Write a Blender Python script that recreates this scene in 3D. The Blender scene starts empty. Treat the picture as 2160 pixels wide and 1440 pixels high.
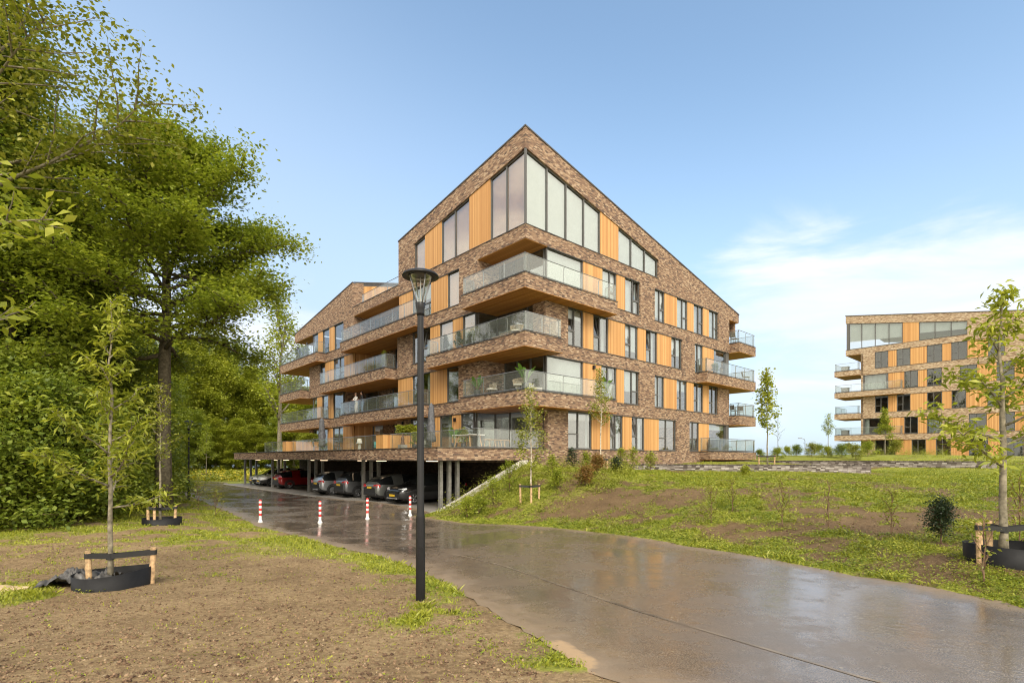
import bpy, bmesh, math, random
import numpy as np
from mathutils import Vector, Matrix
R = math.radians
rng = np.random.default_rng(7)
random.seed(5)
SC = bpy.context.scene
COL = SC.collection

# ------------------------------------------------------------------ camera
CAMZ = 2.5
cam = bpy.data.objects.new('camera', bpy.data.cameras.new('camera'))
COL.objects.link(cam)
cam.location = (0, 0, CAMZ)
cam.rotation_euler = (R(90), 0, 0)
cam.data.sensor_width = 36
cam.data.lens = 36 * 1100 / 2160
cam.data.shift_y = 246 / 2160
cam.data.clip_end = 5000
SC.camera = cam
SC.cycles.filter_width = 1.1

# ------------------------------------------------------------------ light
SUN_EL, SUN_AZ = 42, 170          # azimuth clockwise from +Y: behind the camera, a little to the right
SC.view_settings.view_transform = 'Standard'
SC.view_settings.look = 'None'
SC.view_settings.gamma = 1
SC.view_settings.exposure = 1.1
W = bpy.data.worlds.new('World'); SC.world = W; W.use_nodes = True

def build_world():
    nt = W.node_tree; n = nt.nodes; L = nt.links; n.clear()
    out = n.new('ShaderNodeOutputWorld'); bg = n.new('ShaderNodeBackground')
    sky = n.new('ShaderNodeTexSky'); sky.sky_type = 'NISHITA'; sky.sun_disc = False
    sky.sun_elevation = R(SUN_EL); sky.sun_rotation = R(SUN_AZ); sky.air_density = 1.0; sky.dust_density = 1.2; sky.ozone_density = 2.2
    tc = n.new('ShaderNodeTexCoord')
    sep = n.new('ShaderNodeSeparateXYZ'); L.new(tc.outputs['Generated'], sep.inputs[0])
    def math_(op, a, b=None, c=None, clamp=False):
        m = n.new('ShaderNodeMath'); m.operation = op; m.use_clamp = clamp
        for i, v in enumerate((a, b, c)):
            if v is None: continue
            if isinstance(v, (int, float)): m.inputs[i].default_value = v
            else: L.new(v, m.inputs[i])
        return m.outputs[0]
    def ramp(v, a, b):
        m = n.new('ShaderNodeMapRange'); m.interpolation_type = 'SMOOTHSTEP'
        L.new(v, m.inputs[0]); m.inputs[1].default_value = a; m.inputs[2].default_value = b
        return m.outputs[0]
    x, y, z = sep.outputs
    # wispy clouds, stretched along the horizon
    mp = n.new('ShaderNodeMapping'); L.new(tc.outputs['Generated'], mp.inputs[0])
    mp.inputs['Rotation'].default_value = (0.15, 0.28, 0.3); mp.inputs['Scale'].default_value = (1.5, 1.5, 5.0)
    no = n.new('ShaderNodeTexNoise'); L.new(mp.outputs[0], no.inputs[0])
    no.inputs['Scale'].default_value = 1.9; no.inputs['Detail'].default_value = 9; no.inputs['Roughness'].default_value = 0.56
    no.inputs['Distortion'].default_value = 0.5
    nz = no.outputs[0]
    low = math_('SUBTRACT', 1.0, ramp(z, 0.22, 0.44))          # clouds hug the horizon
    right = ramp(x, 0.15, 0.5)
    back = ramp(math_('MULTIPLY', y, -1.0), -0.42, 0.1)       # unseen overcast bank behind the camera, brightened as fill light
    left = ramp(math_('MULTIPLY', x, -1.0), 0.15, 0.5)
    side = math_('MULTIPLY_ADD', math_('MAXIMUM', right, left), 0.50, -0.12)
    side = math_('MULTIPLY', side, ramp(z, -0.02, 0.15))
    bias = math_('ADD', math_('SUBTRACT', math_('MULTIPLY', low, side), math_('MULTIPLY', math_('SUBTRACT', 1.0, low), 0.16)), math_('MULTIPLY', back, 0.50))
    cl = ramp(math_('ADD', nz, bias), 0.56, 0.88)
    hz = math_('MULTIPLY', math_('SUBTRACT', 1.0, ramp(math_('SUBTRACT', z, math_('MULTIPLY', ramp(math_('MULTIPLY', x, -1.0), -.35, .6), .28)), -0.08, 0.62)), 0.86)   # pale air near the horizon
    shade = n.new('ShaderNodeMixRGB')
    L.new(ramp(nz, 0.35, 0.75), shade.inputs[0])
    shade.inputs[1].default_value = (4.6, 5.3, 6.5, 1); shade.inputs[2].default_value = (6.4, 6.5, 6.8, 1)
    bank = n.new('ShaderNodeMixRGB'); L.new(back, bank.inputs[0]); L.new(shade.outputs[0], bank.inputs[1]); bank.inputs[2].default_value = (15.0, 13.6, 11.4, 1)  # bank set brighter and warmer than the visible clouds, to fill the shade
    tint = n.new('ShaderNodeMixRGB'); tint.blend_type = 'MULTIPLY'; tint.inputs[0].default_value = 1
    L.new(sky.outputs[0], tint.inputs[1]); tint.inputs[2].default_value = (1.86, 1.84, 1.62, 1)
    air = n.new('ShaderNodeMixRGB'); L.new(hz, air.inputs[0]); L.new(tint.outputs[0], air.inputs[1]); air.inputs[2].default_value = (3.45, 4.35, 5.7, 1)
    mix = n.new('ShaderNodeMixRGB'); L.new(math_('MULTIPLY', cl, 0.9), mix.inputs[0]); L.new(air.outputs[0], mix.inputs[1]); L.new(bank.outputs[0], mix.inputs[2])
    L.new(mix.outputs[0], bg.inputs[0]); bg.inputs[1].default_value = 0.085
    L.new(bg.outputs[0], out.inputs[0])
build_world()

sun = bpy.data.objects.new('sun', bpy.data.lights.new('sun', 'SUN')); COL.objects.link(sun)
sun.data.energy = 1.5; sun.data.angle = R(20); sun.data.color = (1.0, 0.93, 0.82)
_a, _e = R(SUN_AZ), R(SUN_EL)
_d = Vector((math.sin(_a) * math.cos(_e), math.cos(_a) * math.cos(_e), math.sin(_e)))
sun.rotation_euler = _d.to_track_quat('Z', 'Y').to_euler()
sun.location = (0, -10, 40)

# ------------------------------------------------------------------ object helpers
def tag(o, label=None, cat=None, group=None, kind=None):
    if label: o['label'] = label
    if cat: o['category'] = cat
    if group: o['group'] = group
    if kind: o['kind'] = kind
    return o
def thing(name, label, cat, loc=(0, 0, 0), rz=0, group=None):
    o = bpy.data.objects.new(name, None); COL.objects.link(o)
    o.location = loc; o.rotation_euler = (0, 0, rz); o.empty_display_size = 0.3
    return tag(o, label, cat, group)
def copy_tree(o, parent=None):
    c = o.copy(); COL.objects.link(c)
    if parent: c.parent = parent
    for ch in list(o.children): copy_tree(ch, c)
    return c

class MB:
    def __init__(s): s.v = []; s.f = []; s.m = []
    def add(s, vs, fs, mi=0):
        b = len(s.v); s.v += [tuple(v) for v in vs]
        s.f += [tuple(b + i for i in f) for f in fs]; s.m += [mi] * len(fs)
    def box(s, x0, x1, y0, y1, z0, z1, mi=0):
        s.add([(x0, y0, z0), (x1, y0, z0), (x1, y1, z0), (x0, y1, z0), (x0, y0, z1), (x1, y0, z1), (x1, y1, z1), (x0, y1, z1)],
              [(3, 2, 1, 0), (4, 5, 6, 7), (0, 1, 5, 4), (1, 2, 6, 5), (2, 3, 7, 6), (3, 0, 4, 7)], mi)
    def mbox(s, M, u0, u1, d0, d1, z0, z1, mi=0):
        a, b = M(u0, d0, z0), M(u1, d1, z1)
        s.box(min(a[0], b[0]), max(a[0], b[0]), min(a[1], b[1]), max(a[1], b[1]), min(z0, z1), max(z0, z1), mi)
    def extr(s, M, pts, d0, d1, mi=0):           # polygon of (u, z) pushed from depth d0 to d1
        n = len(pts)
        s.add([M(u, d0, z) for u, z in pts] + [M(u, d1, z) for u, z in pts],
              [tuple(range(n)), tuple(range(2 * n - 1, n - 1, -1))] + [(i, (i + 1) % n, n + (i + 1) % n, n + i) for i in range(n)], mi)
    def prism(s, pts, z0, z1, mi=0):             # footprint of (x, y)
        n = len(pts)
        s.add([(x, y, z0) for x, y in pts] + [(x, y, z1) for x, y in pts],
              [tuple(range(n)), tuple(range(2 * n - 1, n - 1, -1))] + [(i, (i + 1) % n, n + (i + 1) % n, n + i) for i in range(n)], mi)
    def tube(s, pts, rad, n=6, cap=True, mi=0):
        pts = [Vector(p) for p in pts]
        if not hasattr(rad, '__len__'): rad = [rad] * len(pts)
        b = len(s.v); ref = None
        for i, p in enumerate(pts):
            t = (pts[min(i + 1, len(pts) - 1)] - pts[max(i - 1, 0)])
            if t.length < 1e-9: t = Vector((0, 0, 1))
            t.normalize()
            if ref is None:
                ref = Vector((1, 0, 0)) if abs(t.x) < 0.9 else Vector((0, 1, 0))
            a = (ref - t * ref.dot(t)).normalized(); c = t.cross(a); ref = a
            for k in range(n):
                q = p + (a * math.cos(2 * math.pi * k / n) + c * math.sin(2 * math.pi * k / n)) * rad[i]
                s.v.append((q.x, q.y, q.z))
        for i in range(len(pts) - 1):
            for k in range(n):
                s.f.append((b + i * n + k, b + i * n + (k + 1) % n, b + (i + 1) * n + (k + 1) % n, b + (i + 1) * n + k)); s.m.append(mi)
        if cap:
            s.f.append(tuple(b + k for k in reversed(range(n)))); s.m.append(mi)
            e = b + (len(pts) - 1) * n
            s.f.append(tuple(e + k for k in range(n))); s.m.append(mi)
    def lathe(s, prof, n=20, c=(0, 0), mi=0, sx=1, sy=1):
        b = len(s.v)
        for r, z in prof:
            for k in range(n):
                a = 2 * math.pi * k / n
                s.v.append((c[0] + sx * r * math.cos(a), c[1] + sy * r * math.sin(a), z))
        for i in range(len(prof) - 1):
            for k in range(n):
                s.f.append((b + i * n + k, b + i * n + (k + 1) % n, b + (i + 1) * n + (k + 1) % n, b + (i + 1) * n + k)); s.m.append(mi)
    def ball(s, c, rx, ry=None, rz=None, n=10, mi=0):
        ry = ry or rx; rz = rz or rx
        pr = [(math.sin(math.pi * i / n) + 1e-4, -math.cos(math.pi * i / n)) for i in range(n + 1)]
        b = len(s.v); s.lathe(pr, n + 2, mi=mi)
        s.v[b:] = [(c[0] + x * rx, c[1] + y * ry, c[2] + z * rz) for x, y, z in s.v[b:]]
    def build(s, name, mats, parent=None, loc=None, smooth=False, bevel=0, recalc=True):
        me = bpy.data.meshes.new(name); me.from_pydata(s.v, [], s.f)
        for m in (mats if isinstance(mats, (list, tuple)) else [mats]): me.materials.append(m)
        if any(s.m): me.polygons.foreach_set('material_index', s.m)
        if recalc:
            bm = bmesh.new(); bm.from_mesh(me); bmesh.ops.recalc_face_normals(bm, faces=bm.faces); bm.to_mesh(me); bm.free()
        if smooth: me.polygons.foreach_set('use_smooth', [True] * len(me.polygons))
        o = bpy.data.objects.new(name, me); COL.objects.link(o)
        if parent: o.parent = parent
        if loc: o.location = loc
        if bevel:
            b = o.modifiers.new('b', 'BEVEL'); b.width = bevel; b.segments = 2; b.limit_method = 'ANGLE'
        return o

def np_mesh(name, V, F, mats, parent=None, smooth=False, mi=None):
    """V (n,3), F (m,k) faces of one size, quick build"""
    me = bpy.data.meshes.new(name); V = np.asarray(V, np.float32); F = np.asarray(F, np.int32)
    k = F.shape[1]
    me.vertices.add(len(V)); me.vertices.foreach_set('co', V.ravel())
    me.loops.add(F.size); me.loops.foreach_set('vertex_index', F.ravel())
    me.polygons.add(len(F)); me.polygons.foreach_set('loop_start', np.arange(0, F.size, k, dtype=np.int32))
    me.polygons.foreach_set('loop_total', np.full(len(F), k, np.int32))
    for m in (mats if isinstance(mats, (list, tuple)) else [mats]): me.materials.append(m)
    if mi is not None: me.polygons.foreach_set('material_index', np.asarray(mi, np.int32))
    if smooth: me.polygons.foreach_set('use_smooth', np.ones(len(F), bool))
    me.update(calc_edges=True)
    o = bpy.data.objects.new(name, me); COL.objects.link(o)
    if parent: o.parent = parent
    return o

# ------------------------------------------------------------------ materials
class NT:
    def __init__(s, name):
        s.mat = bpy.data.materials.new(name); s.mat.use_nodes = True
        s.t = s.mat.node_tree; s.n = s.t.nodes; s.L = s.t.links; s.n.clear()
        s.out = s.n.new('ShaderNodeOutputMaterial')
    def node(s, t, **kw):
        nd = s.n.new(t)
        for k, v in kw.items(): setattr(nd, k, v)
        return nd
    def put(s, sock, v):
        if v is None: return
        if isinstance(v, bpy.types.NodeSocket): s.L.new(v, sock)
        elif isinstance(v, (int, float)): sock.default_value = v
        else: sock.default_value = tuple(v) + ((1,) if len(v) == 3 and len(sock.default_value) == 4 else ())
    def m(s, op, a, b=None, c=None, clamp=False):
        nd = s.node('ShaderNodeMath', operation=op, use_clamp=clamp)
        for i, v in enumerate((a, b, c)): s.put(nd.inputs[i], v)
        return nd.outputs[0]
    def sep(s, v):
        nd = s.node('ShaderNodeSeparateXYZ'); s.put(nd.inputs[0], v); return nd.outputs
    def comb(s, x, y, z=0):
        nd = s.node('ShaderNodeCombineXYZ'); s.put(nd.inputs[0], x); s.put(nd.inputs[1], y); s.put(nd.inputs[2], z); return nd.outputs[0]
    def obj(s): return s.node('ShaderNodeTexCoord').outputs['Object']
    def nrm(s): return s.node('ShaderNodeTexCoord').outputs['Normal']
    def noise(s, vec, scale, detail=4, rough=.55, dist=0, out=0):
        nd = s.node('ShaderNodeTexNoise'); s.put(nd.inputs['Vector'], vec); nd.inputs['Scale'].default_value = scale
        nd.inputs['Detail'].default_value = detail; nd.inputs['Roughness'].default_value = rough; nd.inputs['Distortion'].default_value = dist
        return nd.outputs[out]
    def white(s, vec):
        nd = s.node('ShaderNodeTexWhiteNoise', noise_dimensions='3D'); s.put(nd.inputs['Vector'], vec); return nd.outputs[0]
    def rmp(s, v, stops, interp='LINEAR'):
        nd = s.node('ShaderNodeValToRGB'); s.put(nd.inputs[0], v); cr = nd.color_ramp; cr.interpolation = interp
        while len(cr.elements) < len(stops): cr.elements.new(0.5)
        for e, (p, c) in zip(cr.elements, stops):
            e.position = p; e.color = tuple(c) + (1,)
        return nd.outputs[0]
    def mr(s, v, a, b, c=0., d=1.):
        nd = s.node('ShaderNodeMapRange'); s.put(nd.inputs[0], v)
        for i, q in enumerate((a, b, c, d)): nd.inputs[i + 1].default_value = q
        return nd.outputs[0]
    def mix(s, f, a, b, blend='MIX'):
        nd = s.node('ShaderNodeMixRGB', blend_type=blend); s.put(nd.inputs[0], f); s.put(nd.inputs[1], a); s.put(nd.inputs[2], b); return nd.outputs[0]
    def bump(s, h, st=.3, dist=.02):
        nd = s.node('ShaderNodeBump'); s.put(nd.inputs['Height'], h); nd.inputs['Strength'].default_value = st; nd.inputs['Distance'].default_value = dist
        return nd.outputs[0]
    def pbr(s, col, rough=.6, metal=0, normal=None, spec=.5, **kw):
        nd = s.node('ShaderNodeBsdfPrincipled')
        s.put(nd.inputs['Base Color'], col); s.put(nd.inputs['Roughness'], rough); s.put(nd.inputs['Metallic'], metal)
        s.put(nd.inputs['Specular IOR Level'], spec)
        if normal is not None: s.L.new(normal, nd.inputs['Normal'])
        for k, v in kw.items(): s.put(nd.inputs[k], v)
        return nd.outputs[0]
    def done(s, sh):
        s.L.new(sh, s.out.inputs[0]); return s.mat

def wall_uv(t):
    """running coordinate along whichever wall the face belongs to, and height"""
    x, y, z = t.sep(t.obj()); nx, ny, nz = t.sep(t.nrm())
    side = t.m('GREATER_THAN', t.m('ABSOLUTE', nx), t.m('ABSOLUTE', ny))
    u = t.m('ADD', t.m('MULTIPLY', y, side), t.m('MULTIPLY', x, t.m('SUBTRACT', 1.0, side)))
    return u, z, nz
def brick(name, stops, mortar, bw=.21, bh=.06, gap=.13):
    t = NT(name); u, z, nz = wall_uv(t)
    r = t.m('DIVIDE', z, bh); row = t.m('FLOOR', r); fr = t.m('SUBTRACT', r, row)
    sh = t.white(t.comb(row, 3.3, 1.7))
    c = t.m('ADD', t.m('DIVIDE', u, bw), t.m('MULTIPLY', sh, 5.0)); cl = t.m('FLOOR', c); fc = t.m('SUBTRACT', c, cl)
    w = t.white(t.comb(cl, row, 0.5))
    patch = t.noise(t.comb(u, z, 0), .9, 3)
    v = t.m('ADD', w, t.mr(patch, .3, .7, -.07, .07), clamp=True)
    col = t.rmp(v, stops, 'CONSTANT')
    fine = t.noise(t.obj(), 24, 3)
    col = t.mix(t.m('MULTIPLY', fine, .35), col, (0.08, .05, .035), 'MIX')
    isg = t.m('MAXIMUM', t.m('LESS_THAN', fr, gap), t.m('LESS_THAN', fc, .045))
    col = t.mix(isg, col, mortar)
    h = t.m('ADD', t.m('MULTIPLY', t.m('SUBTRACT', 1.0, isg), t.m('MULTIPLY_ADD', w, .5, .5)), t.m('MULTIPLY', fine, .3))
    return t.done(t.pbr(col, .85, normal=t.bump(h, .6, .015), spec=.25))
def boards(name, stops, bw=.11, axis=None, rough=.6):
    t = NT(name)
    if axis is None: u, z, nz = wall_uv(t)
    else:
        x, y, zz = t.sep(t.obj()); u, z = (x, y) if axis == 'x' else (y, x)
    c = t.m('DIVIDE', u, bw); cl = t.m('FLOOR', c); fc = t.m('SUBTRACT', c, cl)
    w = t.white(t.comb(cl, 2.2, 9.1))
    g = t.noise(t.comb(t.m('MULTIPLY', u, 30), t.m('MULTIPLY', z, 1.6), cl), 1.0, 5)
    col = t.rmp(t.m('ADD', t.m('MULTIPLY', w, .6), t.m('MULTIPLY', g, .4)), stops)
    streak = t.mr(t.noise(t.comb(t.m('MULTIPLY', u, 9), t.m('MULTIPLY', z, .35), 4.), 1.0, 4), .55, .75, 0, .35)
    col = t.mix(streak, col, stops[0][1])
    groove = t.m('LESS_THAN', fc, .13)
    col = t.mix(t.m('MULTIPLY', groove, .5), col, tuple(q * .25 for q in stops[0][1]))
    return t.done(t.pbr(col, rough, normal=t.bump(t.m('SUBTRACT', t.m('MULTIPLY', g, .15), groove), .5, .01), spec=.3))
def plain(name, col, rough=.5, metal=0, var=.12, scale=8, bump=0, spec=.5, **kw):
    t = NT(name); o = t.obj(); nz = t.noise(o, scale, 4)
    c2 = tuple(max(0, q * (1 - 2 * var)) for q in col); c1 = tuple(min(1, q * (1 + var)) for q in col)
    c = t.rmp(nz, [(.3, c2), (.7, c1)])
    return t.done(t.pbr(c, rough, metal, t.bump(nz, bump, .01) if bump else None, spec, **kw))
def leafmat(name, stops, trans=.38, obj_var=.0):
    t = NT(name); g = t.node('ShaderNodeNewGeometry')
    rnd = g.outputs['Random Per Island']
    cl = t.noise(t.obj(), .55, 3)
    v = t.m('ADD', t.m('MULTIPLY', rnd, .6), t.mr(cl, .3, .7, 0, .4))
    oi = t.node('ShaderNodeObjectInfo').outputs['Random']
    v = t.m('ADD', v, t.m('MULTIPLY_ADD', oi, obj_var, -obj_var / 2), clamp=True)
    col = t.rmp(v, stops)
    d = t.pbr(col, .45, spec=.35)
    tr = t.node('ShaderNodeBsdfTranslucent'); t.L.new(t.mix(1.0, col, (1.0, 1.0, .5), 'MULTIPLY'), tr.inputs[0])
    mx = t.node('ShaderNodeMixShader'); mx.inputs[0].default_value = trans; t.L.new(d, mx.inputs[1]); t.L.new(tr.outputs[0], mx.inputs[2])
    return t.done(mx.outputs[0])
def glass(name, tint, refl_min, refl_max, rough=.0, diff=0., dcol=(.6, .65, .65), wav=0.):
    t = NT(name)
    lw = t.node('ShaderNodeLayerWeight'); lw.inputs[0].default_value = .35
    fac = t.mr(lw.outputs['Facing'], 0., 1., refl_min, refl_max)
    gl = t.node('ShaderNodeBsdfGlossy'); gl.inputs['Roughness'].default_value = rough; gl.inputs[0].default_value = (.92, .95, .95, 1)
    if wav:
        t.L.new(t.bump(t.noise(t.obj(), 1.1, 2), wav, .02), gl.inputs['Normal'])
    tr = t.node('ShaderNodeBsdfTransparent'); tr.inputs[0].default_value = tuple(tint) + (1,)
    base = tr.outputs[0]
    if diff:
        df = t.node('ShaderNodeBsdfDiffuse'); df.inputs[0].default_value = tuple(dcol) + (1,)
        m0 = t.node('ShaderNodeMixShader'); m0.inputs[0].default_value = diff; t.L.new(base, m0.inputs[1]); t.L.new(df.outputs[0], m0.inputs[2]); base = m0.outputs[0]
    mx = t.node('ShaderNodeMixShader'); t.L.new(fac, mx.inputs[0]); t.L.new(base, mx.inputs[1]); t.L.new(gl.outputs[0], mx.inputs[2])
    return t.done(mx.outputs[0])

BR_STOPS = [(0, (.10, .07, .056)), (.12, (.175, .108, .076)), (.30, (.255, .16, .105)), (.52, (.33, .215, .135)), (.74, (.42, .29, .185)), (.90, (.50, .37, .25))]
M_BRICK = brick('brown_mixed_brick', BR_STOPS, (.15, .11, .08))
M_BRICK2 = brick('sand_brick', [(0, (.24, .16, .095)), (.2, (.36, .25, .16)), (.45, (.46, .34, .22)), (.7, (.54, .42, .28)), (.9, (.60, .49, .35))], (.26, .2, .145))
M_BRICKG = brick('grey_weathered_brick', [(0, (.07, .06, .055)), (.2, (.16, .14, .125)), (.45, (.27, .245, .22)), (.7, (.38, .35, .32)), (.9, (.46, .43, .40))], (.09, .075, .065), bh=.085, bw=.24)
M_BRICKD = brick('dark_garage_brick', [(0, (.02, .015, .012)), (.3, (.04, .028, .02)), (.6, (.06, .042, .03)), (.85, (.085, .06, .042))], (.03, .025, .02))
T_STOPS = [(.1, (.40, .195, .068)), (.45, (.50, .262, .092)), (.8, (.585, .335, .13))]
M_TIMBER = boards('larch_boards', T_STOPS)
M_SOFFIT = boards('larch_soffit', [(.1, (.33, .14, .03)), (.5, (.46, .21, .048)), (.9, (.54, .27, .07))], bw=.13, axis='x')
M_FRAME = plain('anthracite_frame', (.085, .082, .076), .42, 0, .06)
M_COPE = plain('dark_zinc_coping', (.075, .07, .065), .4, .3, .1)
M_STEEL = plain('grey_steel', (.26, .265, .265), .38, .6, .08)
M_POSTG = plain('galvanised_post', (.30, .29, .265), .5, .5, .15)
M_PANE = glass('window_glass', (.86, .88, .86), .05, .42)
M_RAILG = glass('railing_glass', (.93, .95, .93), .03, .18, diff=.05, dcol=(.55, .58, .56))
M_BLIND = plain('rose_beige_blind', (.66, .40, .28), .9, 0, .04, 2)
M_BLINDW = plain('white_blind', (.42, .455, .47), .9, 0, .03, 2)
M_ROOM = plain('room_wall', (.22, .20, .18), .9, 0, .1, 1)
M_SLAB = plain('concrete_slab', (.34, .32, .29), .85, 0, .12, 3)
M_CONC = plain('pale_concrete', (.50, .47, .42), .85, 0, .18, 2.5, .2)
M_BLACK = plain('black_powder_coat', (.008, .008, .009), .38, 0, .1, spec=.35)
M_BLACKR = plain('black_rubber_sheet', (.009, .009, .01), .6, 0, .2, 6, .2, spec=.25)
M_STRAP = plain('black_strap', (.015, .015, .015), .55, 0, .1)
M_STAKE = plain('peeled_pine_stake', (.52, .345, .18), .7, 0, .3, 14, .3)
M_WHITE = plain('white_paint', (.78, .77, .74), .45, 0, .05)
M_RED = plain('red_paint', (.62, .03, .025), .42, 0, .06)
M_BARK = plain('brown_bark', (.105, .088, .058), .9, 0, .3, 9, .6, spec=.2)
M_BARKG = plain('mossy_grey_bark', (.24, .21, .15), .9, 0, .3, 12, .5, spec=.2)
M_BIRCH = plain('white_birch_bark', (.55, .48, .38), .8, 0, .35, 18, .3, spec=.2)
M_BARKT = plain('twig_bark', (.19, .12, .075), .85, 0, .2, 20, spec=.2)
G1 = [(0, (.09, .13, .018)), (.35, (.20, .255, .032)), (.7, (.32, .37, .05)), (1, (.46, .48, .085))]
G2 = [(0, (.08, .12, .022)), (.4, (.18, .24, .035)), (.75, (.29, .34, .055)), (1, (.42, .45, .09))]
G3 = [(0, (.15, .20, .022)), (.4, (.28, .33, .034)), (.75, (.40, .43, .05)), (1, (.52, .52, .09))]
G4 = [(0, (.15, .19, .02)), (.4, (.28, .32, .035)), (.75, (.42, .44, .06)), (1, (.55, .55, .12))]
M_LEAF = leafmat('beech_leaf', G1, .50, obj_var=.1)
M_LEAFD = leafmat('dark_ivy_leaf', G2, .45, .2)
M_LEAFY = leafmat('young_leaf', G3, .46, obj_var=.25)
M_LEAFL = leafmat('lime_leaf', G4, .45, .1)
M_LEAFB = leafmat('birch_leaf', [(0, (.13, .16, .02)), (.5, (.26, .28, .035)), (1, (.42, .40, .08))], .35)
M_LEAFR = leafmat('reddish_leaf', [(0, (.11, .10, .02)), (.4, (.22, .15, .035)), (.75, (.34, .15, .055)), (1, (.30, .27, .05))], .3)
M_HOLLY = leafmat('evergreen_leaf', [(0, (.010, .018, .008)), (.6, (.03, .05, .018)), (1, (.075, .10, .035))], .12)
M_BANANA = leafmat('banana_leaf', [(0, (.05, .13, .02)), (1, (.16, .30, .05))], .35)
# ------------------------------------------------------------------ where things stand
TH = R(42)
RX, RY = math.cos(TH), math.sin(TH)           # along the right facade
LX, LY = -math.sin(TH), math.cos(TH)          # along the left facade
CX, CY = 0.72, 27.8                           # the facade corner
def loc(u, v, z=0.0): return (CX + RX * u + LX * v, CY + RY * u + LY * v, z)
def to_uv(x, y): return ((x - CX) * RX + (y - CY) * RY, (x - CX) * LX + (y - CY) * LY)
def at(px, D, z=0.0): return ((px - 1080) / 1100 * D, D, z)

def vnoise(x, y, seed=0):
    x = np.asarray(x, float); y = np.asarray(y, float)
    xi = np.floor(x).astype(int); yi = np.floor(y).astype(int); fx = x - xi; fy = y - yi
    fx = fx * fx * (3 - 2 * fx); fy = fy * fy * (3 - 2 * fy)
    def h(a, b):
        n = (a * 374761393 + b * 668265263 + seed * 974711) & 0x7fffffff
        n = ((n ^ (n >> 13)) * 1274126177) & 0x7fffffff
        return ((n ^ (n >> 16)) & 0xffff) / 65535.0
    return (h(xi, yi) * (1 - fx) + h(xi + 1, yi) * fx) * (1 - fy) + (h(xi, yi + 1) * (1 - fx) + h(xi + 1, yi + 1) * fx) * fy
def fbm(x, y, seed=0, o=4):
    s = 0; a = .5; t = 0
    for i in range(o):
        s = s + a * vnoise(np.asarray(x) * 2 ** i, np.asarray(y) * 2 ** i, seed + i); t += a; a *= .5
    return s / t

CP = [  # surveyed heights x, y, z
 (-4.6,4.4,.62),(-1,4.4,.60),(.9,4.45,.57),(.1,6.04,.5),(-.55,7.5,.43),(-1.87,10.3,.3),(-4.75,13.75,.17),(-9,18.5,.05),(-13.9,25,0),(-19.5,32,0),(-29,43,0),
 (-1.3,7.46,.48),(-6.5,8.5,.38),(-11.4,17,.34),(-8,12,.36),(-5,9,.42),(-14.5,17,.35),(-15,22,.3),(-10,8,.45),(-14,12,.45),(-22,20,.4),(-22,30,.3),(-35,40,.3),(-30,25,.5),
 (6.54,6.66,.57),(5.74,8.77,.5),(4.1,12.55,.38),(2.38,15.4,.3),(.32,17.8,.2),(-3.9,21.7,.05),(-3.6,23.6,0),(-1,20.2,.12),(2,12,.36),(0,14,.26),(2.5,8,.48),(3.15,4.45,.57),
 (9,5.2,.62),(12,3.2,.66),(6,1.5,.62),(0,0,.68),(-8,0,.7),(12,-6,.7),(-12,-6,.7),
 (7.7,8.2,.90),(6.2,8.6,.62),(8.4,10,.85),(11,10,1.05),(5.3,14,.72),(6.5,17,1.12),(7.6,20,1.45),(9.2,24,1.60),(11,28,1.60),(11.7,14,1.15),(15,18,1.4),(20,24,1.58),(15,8,1.15),(20,5,1.2),
 (.8,21,.78),(1.0,24,1.5),(1.0,27.4,1.98),(1.5,19,.42),(4.5,18,.95),(4.5,22,1.5),(4.5,26,1.86),(5.3,31,1.88),(-1.2,22.8,.66),(-.3,25.2,1.45),(.5,27.0,2.05),
 (6.9,31.4,1.74),(10,30.9,1.64),(13,30.4,1.60),(17,29.7,1.60),(20,29,1.60),(8,34,1.95),(12,33.2,1.98),(17,32.6,1.98),(25,32.5,1.66),(22,36.5,1.72),(28,30,1.64),(22,31.5,1.64),(31,32.5,2.2),(21,43.5,2.3),(15,40,2.25),(25,45,2.7),(30,40,2.65),(38,60,2.85),(44,72,2.75),(25,60,2.7),(35,30,2.1),(60,60,2.6),(45,20,1.8),(20,80,2.5),(40,100,2.4),(80,100,2.4),(100,40,2.2),
 (-20,50,0),(-30,55,0),(-40,60,0),(-30,75,0),(-15,80,0),(0,70,.5),(0,100,.8),(-60,60,.2),(-60,20,.6),(-50,100,.1),(-10,45,0),(-10,30,0),(-6,25,0),(-90,90,.2),(60,-20,1),(-40,-20,.8),(0,-40,.8),
]
_cp = np.array(CP)
def _tps_fit(P, z, lam=.02):
    d = np.hypot(P[:, None, 0] - P[None, :, 0], P[:, None, 1] - P[None, :, 1])
    K = np.where(d > 0, d, 0); n = len(P)
    A = np.zeros((n + 3, n + 3)); A[:n, :n] = K - lam * np.eye(n) * 5; A[:n, n] = 1; A[:n, n + 1:] = P; A[n, :n] = 1; A[n + 1:, :n] = P.T
    return np.linalg.solve(A, np.concatenate([z, np.zeros(3)]))
_w = _tps_fit(_cp[:, :2], _cp[:, 2])
def Hn(x, y):
    x = np.asarray(x, float); y = np.asarray(y, float); sh = x.shape; x = x.ravel(); y = y.ravel()
    xx = np.clip(x, -90, 100); yy = np.clip(y, -40, 110)
    o = np.zeros(len(x))
    for i in range(0, len(x), 20000):
        a = xx[i:i + 20000]; b = yy[i:i + 20000]
        K = np.hypot(a[:, None] - _cp[None, :, 0], b[:, None] - _cp[None, :, 1])
        o[i:i + 20000] = K @ _w[:-3] + _w[-3] + a * _w[-2] + b * _w[-1]
    return np.clip(o, -.02, 3.2).reshape(sh)
def H(x, y): return float(Hn(np.array([x]), np.array([y]))[0])

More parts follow.
